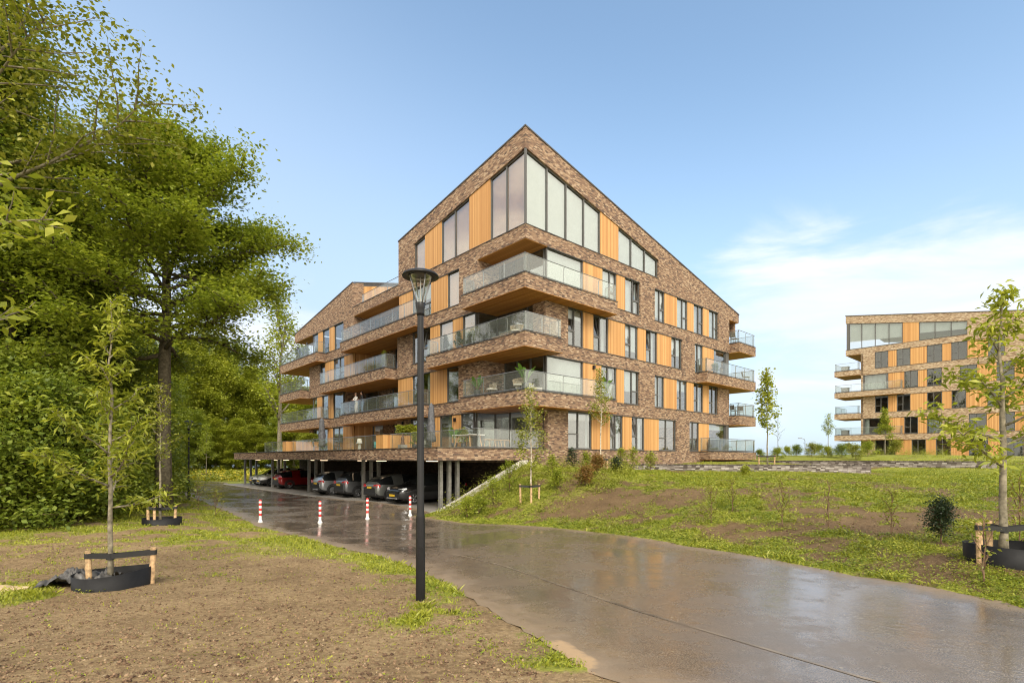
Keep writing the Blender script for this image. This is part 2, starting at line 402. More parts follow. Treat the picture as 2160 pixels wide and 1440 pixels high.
ROAD_R = [(14,2.2),(9,5.0),(6.54,6.66),(5.74,8.77),(4.1,12.55),(2.38,15.4),(.32,17.8),(-1.9,19.7),(-3.9,21.6),(-4.25,22.5),(-3.67,23.62)] + [loc(-6.0, v)[:2] for v in (1, 4, 8, 13, 18, 24, 30, 34.6)] + [(-29.5,54),(-38,59),(-52,63)]
ROAD_L = [(7,.2),(3.4,2.6),(1.0,4.3),(.55,5.0),(.1,6.04),(-.55,7.5),(-1.87,10.3),(-3.2,12.1),(-4.75,13.75),(-6.8,16.2),(-9,18.5),(-11.4,21.6),(-13.9,25),(-19.5,32),(-25,38.5),(-30,43.5),(-36,47.5),(-54,53)]
def resample(P, n):
    P = np.array(P, float); d = np.concatenate([[0], np.cumsum(np.hypot(*np.diff(P, axis=0).T))]); t = np.linspace(0, d[-1], n)
    return np.stack([np.interp(t, d, P[:, 0]), np.interp(t, d, P[:, 1])], 1)
ROAD_POLY = np.array(ROAD_R + ROAD_L[::-1])
def inside(x, y, poly):
    x = np.asarray(x); y = np.asarray(y); r = np.zeros(x.shape, bool); j = len(poly) - 1
    for i in range(len(poly)):
        xi, yi = poly[i]; xj, yj = poly[j]
        c = ((yi > y) != (yj > y)) & (x < (xj - xi) * (y - yi) / ((yj - yi) + 1e-12) + xi); r ^= c; j = i
    return r
def dist_line(x, y, P):
    P = np.array(P); best = np.full(np.asarray(x).shape, 1e9)
    for a, b in zip(P[:-1], P[1:]):
        d = b - a; t = np.clip(((x - a[0]) * d[0] + (y - a[1]) * d[1]) / (d @ d), 0, 1)
        best = np.minimum(best, np.hypot(x - a[0] - t * d[0], y - a[1] - t * d[1]))
    return best

def green(x, y):
    """how much of the soil is overgrown, 0..1"""
    x = np.asarray(x, float); y = np.asarray(y, float)
    n = fbm(x * .55, y * .55, 3) ; n2 = fbm(x * 1.7, y * 1.7, 9)
    dl = dist_line(x, y, ROAD_L); dr = dist_line(x, y, ROAD_R)
    right = (x > np.interp(y, [2, 6.7, 12.5, 18, 24, 200], [12, 6, 3.6, -.5, -5.5, -5.5]))
    # left mound: sparse, with a green edge towards the road and the wood
    gl = np.clip((n * .5 + n2 * .5 - .60) * 4, 0, .35) * np.clip((y - 5.5) / 4, .12, 1)
    gl = np.maximum(gl, np.clip(1.25 - dl / np.interp(y, [4, 8, 12, 20], [.5, .9, 1.3, 2.4]), 0, 1) * np.clip((n2 - .3) * 4, 0, 1) * (y > 4.8))
    gl = np.maximum(gl, np.clip((y - 9) / 6, 0, 1) * np.clip((n2 - .40) * 4.5, 0, .8))
    gl = np.maximum(gl, np.clip(1 - np.hypot((x + .8) / 1.2, y - 6.7) / 1.15, 0, 1) * 1.6 * np.clip((n2 - .385) * 6, 0, 1))
    gl = np.maximum(gl, np.clip(1.3 - np.hypot((x + 7.6) / 1.5, y - 7.9) / 1.0, 0, 1) * (n2 > .42))
    gl = np.maximum(gl, np.clip((-x - 11) / 3, 0, 1) * np.clip((n2 - .3) * 4, 0, 1))
    gl = np.maximum(gl, np.clip((y - 30) / 10, 0, 1) * .9)
    # right bank: green strip by the road, bare patch on the slope, meadow on the crest
    n3 = fbm(x * .3 + 7, y * .3, 31, 3)
    gr = np.clip((n * .35 + n2 * .4 + n3 * .25 - .425) * 6, 0, 1)
    crest = np.clip((y - 17.5) / 4, 0, 1); gr = np.maximum(gr, crest * np.clip((n2 * .6 + n3 * .4 - .33) * 5, .12, .95))
    bare = np.exp(-((x - 2.9) / 2.6) ** 2 - ((y - 18.9) / 2.4) ** 2); gr = gr * (1 - .88 * bare)
    bare2 = np.exp(-((x - 6.4) / .9) ** 2 - ((y - 8.4) / 1.0) ** 2); gr = gr * (1 - .75 * bare2)
    gr = np.maximum(gr, np.clip(1.5 - dr / np.interp(y, [6, 10, 14, 20], [.25, .5, .9, 1.3]), 0, 1) * np.clip((n2 - .25) * 5, 0, 1))
    return np.where(right, gr, gl)

def soil_mat():
    t = NT('bare_soil'); o = t.obj()
    a = t.noise(o, 1.1, 6, .65); b = t.noise(o, 16, 6, .7); c = t.noise(o, 55, 3, .6)
    col = t.rmp(t.m('ADD', t.m('MULTIPLY', b, .65), t.m('MULTIPLY', a, .35)), [(.30, (.085, .052, .028)), (.45, (.185, .125, .064)), (.58, (.295, .21, .112)), (.72, (.40, .30, .17))])
    vor = t.node('ShaderNodeTexVoronoi'); t.put(vor.inputs['Vector'], o); vor.inputs['Scale'].default_value = 34
    chip = t.m('MULTIPLY', t.m('LESS_THAN', vor.outputs['Distance'], .22), t.m('GREATER_THAN', t.sep(vor.outputs['Color'])[0], .86))
    col = t.mix(chip, col, (.42, .33, .23))
    mul = t.node('ShaderNodeAttribute', attribute_name='mulch').outputs['Fac']
    col = t.mix(mul, col, (.60, .56, .52), 'MULTIPLY')
    at_ = t.node('ShaderNodeAttribute', attribute_name='green').outputs['Fac']
    gcol = t.rmp(t.noise(o, 9, 5, .7), [(.3, (.10, .13, .014)), (.5, (.22, .25, .028)), (.7, (.34, .35, .05))])
    g2 = t.mr(t.m('ADD', at_, t.m('MULTIPLY_ADD', t.noise(o, 7, 4, .7), 1.1, -.55)), .25, .7)
    g2 = t.m('MULTIPLY', t.m('MINIMUM', t.m('MAXIMUM', g2, 0.), 1.), .85)
    col = t.mix(g2, col, gcol)
    h = t.m('ADD', t.m('MULTIPLY', b, .8), t.m('MULTIPLY', c, .5))
    return t.done(t.pbr(col, .9, normal=t.bump(h, .8, .05), spec=.2))
M_SOIL = soil_mat()

def road_mat():
    t = NT('wet_asphalt'); o = t.obj()
    uvn = t.node('ShaderNodeUVMap'); uvn.uv_map = 'across'; cr = t.sep(uvn.outputs[0])[0]
    a = t.noise(o, .55, 5, .6); b = t.noise(o, 3.2, 5, .65); g = t.noise(o, 75, 3, .75); g2 = t.noise(o, 42, 3, .6)
    base = t.rmp(g, [(.34, (.026, .021, .017)), (.50, (.095, .077, .060)), (.66, (.23, .187, .142))])
    wash = t.mr(t.m('ADD', t.m('MULTIPLY', a, .6), t.m('MULTIPLY', b, .4)), .40, .64)
    base = t.mix(t.m('MULTIPLY', wash, .5), base, (.165, .116, .072))
    edge = t.mr(t.m('ADD', cr, t.m('MULTIPLY_ADD', b, .22, -.11)), .01, .13, 1, 0)
    edge2 = t.mr(t.m('ADD', cr, t.m('MULTIPLY_ADD', b, .1, -.05)), .93, 1.0, 0, .8)
    dirt = t.m('MINIMUM', t.m('MAXIMUM', t.m('MAXIMUM', edge, edge2), 0.), 1.)
    col = t.mix(t.m('MULTIPLY', dirt, .75), base, (.25, .18, .11))
    vor = t.node('ShaderNodeTexVoronoi'); t.put(vor.inputs['Vector'], o); vor.inputs['Scale'].default_value = 5.5
    fleck = t.m('MULTIPLY', t.m('LESS_THAN', vor.outputs['Distance'], .10), t.m('GREATER_THAN', t.sep(vor.outputs['Color'])[0], .7))
    ox, oy, oz = t.sep(o); dx = t.m('MULTIPLY', t.m('SUBTRACT', ox, .36), 1.0); dy = t.m('MULTIPLY', t.m('SUBTRACT', oy, 5.0), .62)
    ds = t.m('ADD', t.m('SQRT', t.m('ADD', t.m('MULTIPLY', dx, dx), t.m('MULTIPLY', dy, dy))), t.m('MULTIPLY_ADD', b, .5, -.25))
    sand = t.mr(ds, .36, .43, 1, 0); sand = t.m('MINIMUM', t.m('MAXIMUM', sand, 0.), 1.)
    sand = t.m('MULTIPLY', sand, t.mr(g2, .3, .5, .6, 1.))
    col = t.mix(t.m('MULTIPLY', fleck, .5), col, (.3, .26, .17))
    col = t.mix(t.m('MULTIPLY', sand, .85), col, (.36, .24, .125))
    wet = t.mr(t.m('ADD', t.m('MULTIPLY', a, .65), t.m('MULTIPLY', t.noise(o, 3.6, 6, .7), .35)), .40, .58, .015, .36)
    rough = t.m('ADD', t.m('ADD', wet, t.m('MULTIPLY', dirt, .3)), t.m('MULTIPLY', sand, .35))
    h = t.m('ADD', t.m('MULTIPLY', g2, .5), t.m('MULTIPLY', g, .5))
    rip = t.noise(t.comb(t.m('MULTIPLY', ox, 1.0), t.m('MULTIPLY', oy, 1.0), 0), 7.5, 4, .6)
    h = t.m('ADD', h, t.m('MULTIPLY', rip, 1.9))
    nrm = t.bump(h, .16, .006)
    return t.done(t.pbr(col, rough, normal=nrm, spec=.75))
M_ROAD = road_mat()

def graded(a, lo, hi, step, far, k=1.16):
    c = list(np.arange(lo, hi, step)); s = step; x = hi
    while x < far: c.append(x); s *= k; x += s
    s = step; x = lo - step
    while x > a: c.insert(0, x); s *= k; x -= s
    return np.array(c)
def build_ground():
    gx = graded(-500, -15, 14, .18, 500); gy = graded(-60, 3, 31, .18, 900)
    X, Y = np.meshgrid(gx, gy); x = X.ravel(); y = Y.ravel()
    z = Hn(x, y)
    u, v = to_uv(x, y)
    # the bank's face is cut straight by the retaining wall, the garage and the building stand inside
    near = (v > -.12) & (v < .32) & (u > -5.75) & (u < 23)
    x = np.where(near, x + LX * (-.12 - v), x); y = np.where(near, y + LY * (-.12 - v), y)
    v = np.where(near, -.12, v)
    z = np.where(near, Hn(x, y), z)
    cut = (u > -5.75) & (u < .3) & (v > -1.6) & (v <= -.119)
    top = (u + 5.58) / 5.3 * 2.29 - .13
    z = np.where(cut, top + (z - top) * np.clip((-v - .12) / 1.4, 0, 1), z)
    road = inside(x, y, ROAD_POLY)
    dl = np.minimum(dist_line(x, y, ROAD_L), dist_line(x, y, ROAD_R))
    bumps = (fbm(x * 1.1, y * 1.1, 21) - .5) * .08 + (fbm(x * 4.5, y * 4.5, 5) - .5) * .045
    z = z + np.where(road, .004 - np.minimum(dl, .3) * .16, bumps * np.clip(dl / .6, .15, 1) * np.clip((60 - y) / 30, 0, 1) + .02 * np.clip(1 - dl / .5, 0, 1))
    far = np.clip((np.hypot(x, y) - 130) / 100, 0, 1); z = z * (1 - far) + far * -1.0
    inb = (u > -7.0) & (u < 23) & (v > -.11) & (v < 35.5)
    inb2 = (u > -5.9) & (u < 23) & (v > -.11) & (v < 35.5)
    z = np.where(inb, np.minimum(z, -.03), z)
    ny, nx = X.shape; idx = np.arange(nx * ny).reshape(ny, nx)
    F = np.stack([idx[:-1, :-1].ravel(), idx[:-1, 1:].ravel(), idx[1:, 1:].ravel(), idx[1:, :-1].ravel()], 1)
    kill = inb2[F].all(1); F = F[~kill]
    o = np_mesh('ground', np.stack([x, y, z], 1), F, M_SOIL, smooth=True)
    a = o.data.attributes.new('green', 'FLOAT', 'POINT'); a.data.foreach_set('value', green(x, y).astype(np.float32))
    mu = np.clip((x - np.interp(y, [2, 6.7, 12.5, 18, 24, 200], [12, 6, 3.6, -.5, -5.5, -5.5])) / .8, 0, 1)
    a = o.data.attributes.new('mulch', 'FLOAT', 'POINT'); a.data.foreach_set('value', mu.astype(np.float32))
    tag(o, kind='structure'); return o
GROUND = build_ground()

def build_road():
    n, k = 420, 24
    A = resample(ROAD_L, n); B = resample(ROAD_R, n)
    q = np.arange(n) * 1.3; A[:, 0] += (fbm(q, q * 0, 41) - .5) * .30; A[:, 1] += (fbm(q, q * 0 + 5, 42) - .5) * .22; B[:, 0] += (fbm(q, q * 0, 43) - .5) * .22 * (B[:, 1] < 20)
    t = np.linspace(0, 1, k)
    P = A[:, None, :] * (1 - t[None, :, None]) + B[:, None, :] * t[None, :, None]
    x = P[..., 0].ravel(); y = P[..., 1].ravel(); z = Hn(x, y) + .012
    T = np.tile(t, n)
    idx = np.arange(n * k).reshape(n, k)
    F = np.stack([idx[:-1, :-1].ravel(), idx[:-1, 1:].ravel(), idx[1:, 1:].ravel(), idx[1:, :-1].ravel()], 1)
    o = np_mesh('road', np.stack([x, y, z], 1), F, M_ROAD, smooth=True)
    uv = o.data.uv_layers.new(name='across'); uv.data.foreach_set('uv', np.stack([T[F.ravel()], T[F.ravel()] * 0], 1).astype(np.float32).ravel())
    tag(o, kind='structure')
    if o.data.polygons[0].normal.z < 0: o.data.flip_normals()
build_road()

SEAM = [(5.5,2.6),(3.15,4.45),(1.67,6.8),(.85,8.4),(-.2,10.55),(-1.1,11.8),(-2.14,13.1),(-4.2,16),(-6.1,18.4),(-7.8,20.1),(-10.2,22.5),(-15.4,27.8),(-21,34)]
def build_seam():
    P = resample(SEAM, 120); mb = []; F = []
    d = np.gradient(P, axis=0); d /= np.hypot(*d.T)[:, None]; nrm = np.stack([-d[:, 1], d[:, 0]], 1)
    w = .018 + .016 * vnoise(np.arange(120) * .6, np.zeros(120), 4)
    a = P + nrm * w[:, None]; b = P - nrm * w[:, None]
    V = []
    for q, dz in ((a, .016), (P, .017), (b, .016)): V.append(np.concatenate([q, (Hn(q[:, 0], q[:, 1]) + dz)[:, None]], 1))
    V = np.concatenate(V)
    for j in range(2):
        for i in range(119): F.append((j * 120 + i, j * 120 + i + 1, (j + 1) * 120 + i + 1, (j + 1) * 120 + i))
    o = np_mesh('road_joint', V, F, plain('sandy_joint', (.18, .142, .10), .4, 0, .35, 1.6, .3), smooth=True)
    tag(o, kind='structure')
    if o.data.polygons[0].normal.z < 0: o.data.flip_normals()
build_seam()

# paved floor of the carport, one paving course wider than the roof
def build_apron():
    mb = MB(); mb.box(-6.0, .6, .02, 36, -.25, .016)
    t = NT('concrete_pavers'); o = t.obj(); x, y, z = t.sep(o)
    br = t.node('ShaderNodeTexBrick'); t.put(br.inputs['Vector'], o); br.inputs['Scale'].default_value = 4.6
    br.inputs['Color1'].default_value = (.22, .21, .195, 1); br.inputs['Color2'].default_value = (.33, .31, .285, 1); br.inputs['Mortar'].default_value = (.12, .11, .1, 1); br.inputs['Mortar Size'].default_value = .02
    col = t.mix(t.m('MULTIPLY', t.noise(o, .8, 5), .5), br.outputs[0], (.2, .17, .13))
    ob = mb.build('pavement', t.done(t.pbr(col, .55, spec=.4))); ob.location = loc(0, 0); ob.rotation_euler = (0, 0, TH); tag(ob, kind='structure')
    mb = MB(); mb.box(-6.14, -6.004, .02, 36, -.25, .03)
    ob = mb.build('kerb', M_CONC); ob.location = loc(0, 0); ob.rotation_euler = (0, 0, TH); tag(ob, kind='structure')
build_apron()
# sea behind the dyke
mb = MB(); mb.add([(-3000, 150, -.6), (3000, 150, -.6), (3000, 4500, -.6), (-3000, 4500, -.6)], [(0, 1, 2, 3)])
tag(mb.build('water', plain('sea_water', (.10, .16, .2), .25, 0, .1, .02)), kind='structure')
# ------------------------------------------------------------------ apartment buildings
MAPR = lambda u, d, z: (u, d, z)
MAPL = lambda u, d, z: (d, u, z)
MAPS = lambda u, d, z: (d, -u, z)          # the far building's facade, running towards the viewer
FW = .075

def window(root, M, u0, u1, z0, z1, style='F', d=.10, blind=None, z1b=None, bars=None, flip=False, curtain=None):
    """frame with panes; z1/z1b head heights at u0/u1, styles: F fixed, V tilted vent + fixed light, C casement pair"""
    z1b = z1 if z1b is None else z1b
    zt = lambda u: z1 + (z1b - z1) * (u - u0) / (u1 - u0)
    fr = MB(); w = FW; g = .004
    u0 += g; u1 -= g
    fr.extr(M, [(u0, z0), (u0 + w, z0), (u0 + w, zt(u0 + w)), (u0, zt(u0))], d, d + .09)
    fr.extr(M, [(u1 - w, z0), (u1, z0), (u1, zt(u1)), (u1 - w, zt(u1 - w))], d, d + .09)
    fr.extr(M, [(u0 + w, z0), (u1 - w, z0), (u1 - w, z0 + w), (u0 + w, z0 + w)], d, d + .09)
    fr.extr(M, [(u0 + w, zt(u0 + w) - w), (u1 - w, zt(u1 - w) - w), (u1 - w, zt(u1 - w)), (u0 + w, zt(u0 + w))], d, d + .09)
    panes = []
    a, b = u0 + w, u1 - w
    if bars:
        for q in bars:
            fr.extr(M, [(q - w * .55, z0 + w), (q + w * .55, z0 + w), (q + w * .55, zt(q + w * .55) - w), (q - w * .55, zt(q - w * .55) - w)], d - .01, d + .08)
        ed = [a] + list(bars) + [b]
        for p, q in zip(ed[:-1], ed[1:]): panes.append((p, q, z0 + w, None))
    elif style in 'VC':
        m = a + (b - a) * (.44 if not flip else .56)
        fr.mbox(M, m - .04, m + .04, d + .002, d + .088, z0 + w, z1 - w)
        va, vb, fa, fb = (a, m - .04, m + .04, b) if not flip else (m + .04, b, a, m - .04)
        zm = z0 + (z1 - z0) * .40
        fr.mbox(M, va, vb, d + .002, d + .088, zm - .04, zm + .04)
        panes += [(fa, fb, z0 + w, z1 - w), (va, vb, z0 + w, zm - .04)]
        if style == 'C': panes.append((va, vb, zm + .04, z1 - w))
    else: panes.append((a, b, z0 + w, None))
    fo = fr.build('window', M_FRAME, root)
    pm = MB()
    for p, q, lo, hi in panes:
        if hi is None: pts = [(p, lo), (q, lo), (q, zt(q) - w), (p, zt(p) - w)]
        else: pts = [(p, lo), (q, lo), (q, hi), (p, hi)]
        pm.extr(M, pts, d + .05, d + .062)
    pm.build('pane', M_PANE, fo)
    if style == 'V' and not bars:
        # tilted sash: hinged at its foot, the head leans into the room
        lean = .24; sm = MB(); zz = zm + .045; zh = z1 - w - .01
        def tl(u, z, dd): return M(u, d + .03 + dd + lean * (z - zz) / (zh - zz), z)
        def bar(ua, ub, za, zb):
            sm.add([tl(ua, za, 0), tl(ub, za, 0), tl(ub, zb, 0), tl(ua, zb, 0), tl(ua, za, .06), tl(ub, za, .06), tl(ub, zb, .06), tl(ua, zb, .06)],
                   [(0, 1, 2, 3), (7, 6, 5, 4), (0, 4, 5, 1), (1, 5, 6, 2), (2, 6, 7, 3), (3, 7, 4, 0)])
        ua, ub = va + .01, vb - .01
        bar(ua, ua + .06, zz, zh); bar(ub - .06, ub, zz, zh); bar(ua + .06, ub - .06, zz, zz + .06); bar(ua + .06, ub - .06, zh - .06, zh)
        sm.build('tilted_sash', M_FRAME, fo)
        pm = MB(); pm.add([tl(ua + .06, zz + .06, .03), tl(ub - .06, zz + .06, .03), tl(ub - .06, zh - .06, .03), tl(ua + .06, zh - .06, .03)], [(0, 1, 2, 3)])
        pm.build('pane', M_PANE, fo)
    if blind:
        mat, frac = blind; bm_ = MB(); hi = lambda u: zt(u) - w
        lo = lambda u: z0 + w + (zt(u) - z0) * (1 - frac)
        bm_.extr(M, [(a, lo(a)), (b, lo(b)), (b, hi(b)), (a, hi(a))], d + .14, d + .15)
        bm_.build('blind', mat, fo)
    if curtain:
        cm = MB(); mat, cs = curtain
        for ca, cb in cs:
            p, q = a + (b - a) * ca, a + (b - a) * cb; n = max(4, int((q - p) / .07)); pts = []
            for i in range(n + 1): pts.append((p + (q - p) * i / n, d + .26 + .03 * (-1) ** i))
            V = [M(x, y, z0 + .08) for x, y in pts] + [M(x, y, z1 - .1) for x, y in pts]
            cm.add(V, [(i, i + 1, n + 2 + i, n + 1 + i) for i in range(n)])
        cm.build('curtain', mat, fo, recalc=False)
    return fo

def storey(root, M, z0, segs, ub, ue, bmat, sty=None, head=2.25, timber_d=.05, cope=True, band_d0=0.):
    """brick band below z0 with its piers (one wall part), timber panels and windows above it"""
    w = MB(); c = MB()
    w.mbox(M, ub, ue, 0, .3, z0 - .75, z0)
    for s in segs:
        t, a, b = s[:3]; o = s[3] if len(s) > 3 else {}
        if t == 'B': w.mbox(M, a, b, 0, .3, z0, z0 + head)
        elif t == 'T':
            p = MB(); p.mbox(M, a + .003, b - .003, timber_d, .22, z0 + .03, z0 + head - .004); p.build('timber_panel', M_TIMBER, root)
        elif t in 'FVC': window(root, M, a, b, z0 + .03, z0 + head - .004, t, **o)
        elif t == 'P':
            p = MB(); p.mbox(M, a + .003, b - .003, .04, .3, z0 + .03, z0 + head - .004); p.build('corner_post', M_FRAME, root)
    wo = w.build('brick_wall', bmat, root)
    # dark metal sill under every run of openings and a thin head profile above it
    runs = []; cur = None
    for s in segs:
        if s[0] == 'B':
            cur = None; continue
        if cur is None: cur = [s[1], s[2]]; runs.append(cur)
        cur[1] = s[2]
    for a, b in runs:
        c.mbox(M, a, b, -.035, .09, z0 + .002, z0 + .034)
    for s in segs:
        if s[0] not in 'BL': c.mbox(M, s[1] + .01, s[2] - .01, .012, .045, z0 + head - .045, z0 + head + .001)
    if c.v: c.build('sill', M_COPE, wo)
    return wo

def offset_path(path, d):
    """shift an open footprint path to its left by d"""
    out = []; n = len(path)
    for i in range(n):
        ds = []
        for j in (i - 1, i):
            if 0 <= j < n - 1:
                a, b = path[j], path[j + 1]; l = math.hypot(b[0] - a[0], b[1] - a[1]); ds.append((-(b[1] - a[1]) / l, (b[0] - a[0]) / l))
        if len(ds) == 1: nx, ny = ds[0]
        else: nx, ny = ds[0][0] + ds[1][0], ds[0][1] + ds[1][1]
        out.append((path[i][0] + nx * d, path[i][1] + ny * d))
    return out
def railing(par, path, z, h=1.0, glassy=True, inset=.07, step=1.55, name='railing'):
    """path runs with the floor on its left: handrail, foot rail, bent posts and glass panels"""
    P = offset_path(path, inset); Q = offset_path(path, inset + .11)
    m = MB(); m.tube([(x, y, z + h) for x, y in P], .022, 6)
    m.tube([(x, y, z + .085) for x, y in P], .018, 5); m.tube([(x, y, z + .06) for x, y in Q], .014, 4)
    gl = []
    for (a, b, qa, qb) in zip(P[:-1], P[1:], Q[:-1], Q[1:]):
        L = math.hypot(b[0] - a[0], b[1] - a[1]); n = max(1, round(L / step)); dx, dy = (b[0] - a[0]) / L, (b[1] - a[1]) / L
        for i in range(n):
            t0, t1 = i * L / n + .012, (i + 1) * L / n - .012
            gl.append((a[0] + dx * t0, a[1] + dy * t0, a[0] + dx * t1, a[1] + dy * t1, dx, dy))
        for i in range(n + 1):
            t = min(max(i * L / n, .06), L - .06) if i in (0, n) else i * L / n
            if L < .6 and i: continue
            x, y = a[0] + dx * t, a[1] + dy * t; nx, ny = -dy, dx
            pts = [(x + nx * .11, y + ny * .11, z), (x + nx * .11, y + ny * .11, z + h - .14), (x + nx * .09, y + ny * .09, z + h - .05), (x + nx * .02, y + ny * .02, z + h - .01)]
            b0 = len(m.v)
            for (px, py, pz) in pts:
                m.v += [(px - dx * .022, py - dy * .022, pz), (px + dx * .022, py + dy * .022, pz), (px + dx * .022 + nx * .022, py + dy * .022 + ny * .022, pz), (px - dx * .022 + nx * .022, py - dy * .022 + ny * .022, pz)]
            for k in range(3):
                for q in range(4):
                    m.f.append((b0 + k * 4 + q, b0 + k * 4 + (q + 1) % 4, b0 + k * 4 + 4 + (q + 1) % 4, b0 + k * 4 + 4 + q)); m.m.append(0)
    r = m.build(name, M_STEEL, par)
    for x0, y0, x1, y1, dx, dy in gl:
        g = MB(); nx, ny = -dy * .006, dx * .006
        g.prism([(x0 - nx, y0 - ny), (x1 - nx, y1 - ny), (x1 + nx, y1 + ny), (x0 + nx, y0 + ny)], z + .10, z + h - .025)
        g.build('glass_panel', M_RAILG, par)
    return r
def balcony(root, foot, z, rail, bmat, soff=None, th=.75, step=1.55):
    m = MB(); m.prism(foot, z - th, z - .001)
    b = m.build('balcony', bmat, root)
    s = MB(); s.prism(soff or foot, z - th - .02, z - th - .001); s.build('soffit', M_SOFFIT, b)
    c = MB(); o0 = offset_path(rail, -.03); o1 = offset_path(rail, .2)
    for i in range(len(rail) - 1): c.prism([o0[i], o0[i + 1], o1[i + 1], o1[i]], z + .001, z + .036)
    c.build('coping', M_COPE, b)
    railing(b, rail, z + .036, step=step)
    return b

MAIN = thing('apartment_building', 'brown brick apartment block with a steep glazed corner gable and parking under its terrace', 'building', loc(0, 0), TH)
BL, BW, BC = (M_BLIND, 1.0), (M_BLINDW, 1.0), (M_BLIND, .45)
CW = (M_BLINDW, [(0, .16), (.84, 1)])
wh = lambda f=1.0: dict(blind=(M_BLINDW, f))
cu = lambda *c: dict(curtain=(M_BLINDW, c or [(0, .18), (.82, 1)]))
right_rows = {
 4: [('L',0,1.7),('F',1.7,4.8,wh()),('T',4.8,6.6),('V',6.6,8.06,dict(flip=True,**wh(.9))),('T',8.06,8.95),('V',8.95,10.6,dict(flip=True,**cu((0,.55),(.9,1)))),('B',10.6,12.31),('V',12.31,13.64,dict(flip=True,**wh(.9))),('T',13.64,15.29),('C',15.29,16.78,dict(flip=True,**wh())),('T',16.78,17.67),('C',17.67,19.13,dict(flip=True,**cu((0,.6)))),('T',19.13,20.04),('C',20.04,21.55,dict(flip=True,**wh(.95))),('B',21.55,23.39)],
 3: [('L',0,1.52),('B',1.52,3.39),('V',3.39,4.8,wh(.3)),('T',4.8,5.73),('V',5.73,7.21,cu()),('T',7.21,8.95),('V',8.95,10.38,wh(.8)),('T',10.38,11.32),('V',11.32,12.71,cu((.5,1))),('T',12.71,14.52),('V',14.52,15.96,wh(.6)),('B',15.96,17.76),('C',17.76,19.08,wh(.7)),('T',19.08,20.83),('F',20.83,22.9),('P',22.9,23.39)],
 2: [('L',0,1.69),('F',1.69,4.8,wh(.9)),('T',4.8,6.5),('C',6.5,8.06,cu((0,.4),(.8,1))),('T',8.06,8.85),('C',8.85,10.49,dict(flip=True,**wh(.65))),('B',10.49,12.3),('C',12.3,13.58,cu((0,.9))),('T',13.58,15.24),('C',15.24,16.69,wh(.4)),('T',16.69,17.67),('C',17.67,19.13,cu()),('T',19.13,20.04),('C',20.04,21.47,cu((0,.3))),('B',21.47,23.39)],
 1: [('L',0,1.7),('B',1.7,3.39),('C',3.39,5.59,cu((0,.07),(.93,1))),('T',5.59,7.36),('V',7.36,8.71,cu((.85,1))),('T',8.71,9.68),('V',9.68,11.15,cu((.85,1))),('T',11.15,12.89),('C',12.89,15.16),('B',15.16,16.97),('C',16.97,18.49),('T',18.49,20.06),('F',20.06,22.9,wh(.25)),('P',22.9,23.39)],
}
left_rows = {
 4: [('L',.3,4.14),('B',4.14,5.98),('F',5.98,7.31,dict(blind=BL)),('T',7.31,9.16),('C',9.16,11.56,wh(.5)),('T',11.56,13.35),('L',13.35,20.66),('B',20.66,22.63),('F',22.63,24.68),('T',24.68,25.7),('F',25.7,27.26),('T',27.26,28.28),('F',28.28,29.65)],
 3: [('L',.3,4.43),('F',4.43,5.69,dict(blind=(M_BLIND,.5))),('T',5.69,6.71),('F',6.71,8.19,dict(blind=(M_BLIND,.6))),('T',8.19,9.28),('V',9.28,11.56),('B',11.56,13.52),('L',13.52,20.86),('T',20.86,22.58),('C',22.58,24.83),('T',24.83,26.71),('F',26.71,27.84),('B',27.84,30.29)],
 2: [('L',.3,3.65),('B',3.65,6.03),('F',6.03,7.39),('T',7.39,9.28),('C',9.28,11.56,cu((0,.3))),('T',11.56,13.49),('L',13.49,22.86),('F',22.86,24.89),('T',24.89,25.97),('F',25.97,27.4,wh(.3)),('T',27.4,28.49),('F',28.49,29.65,wh(.3))],
 1: [('L',.3,4.6),('F',4.6,5.88),('T',5.88,6.79),('F',6.79,8.19,cu((0,.6))),('T',8.19,9.1),('F',9.1,11.81),('B',11.81,13.66),('L',13.66,21.05),('T',21.05,22.8),('C',22.8,25.03,wh(.4)),('T',25.03,26.11),('F',26.11,29.4),('B',29.4,30.29)],
}
roofA = lambda u, v: 20.19 - .2175 * u - .155 * v
roofB = lambda u, v: 17.05 + .2 * u - .149 * (v - 20.9)

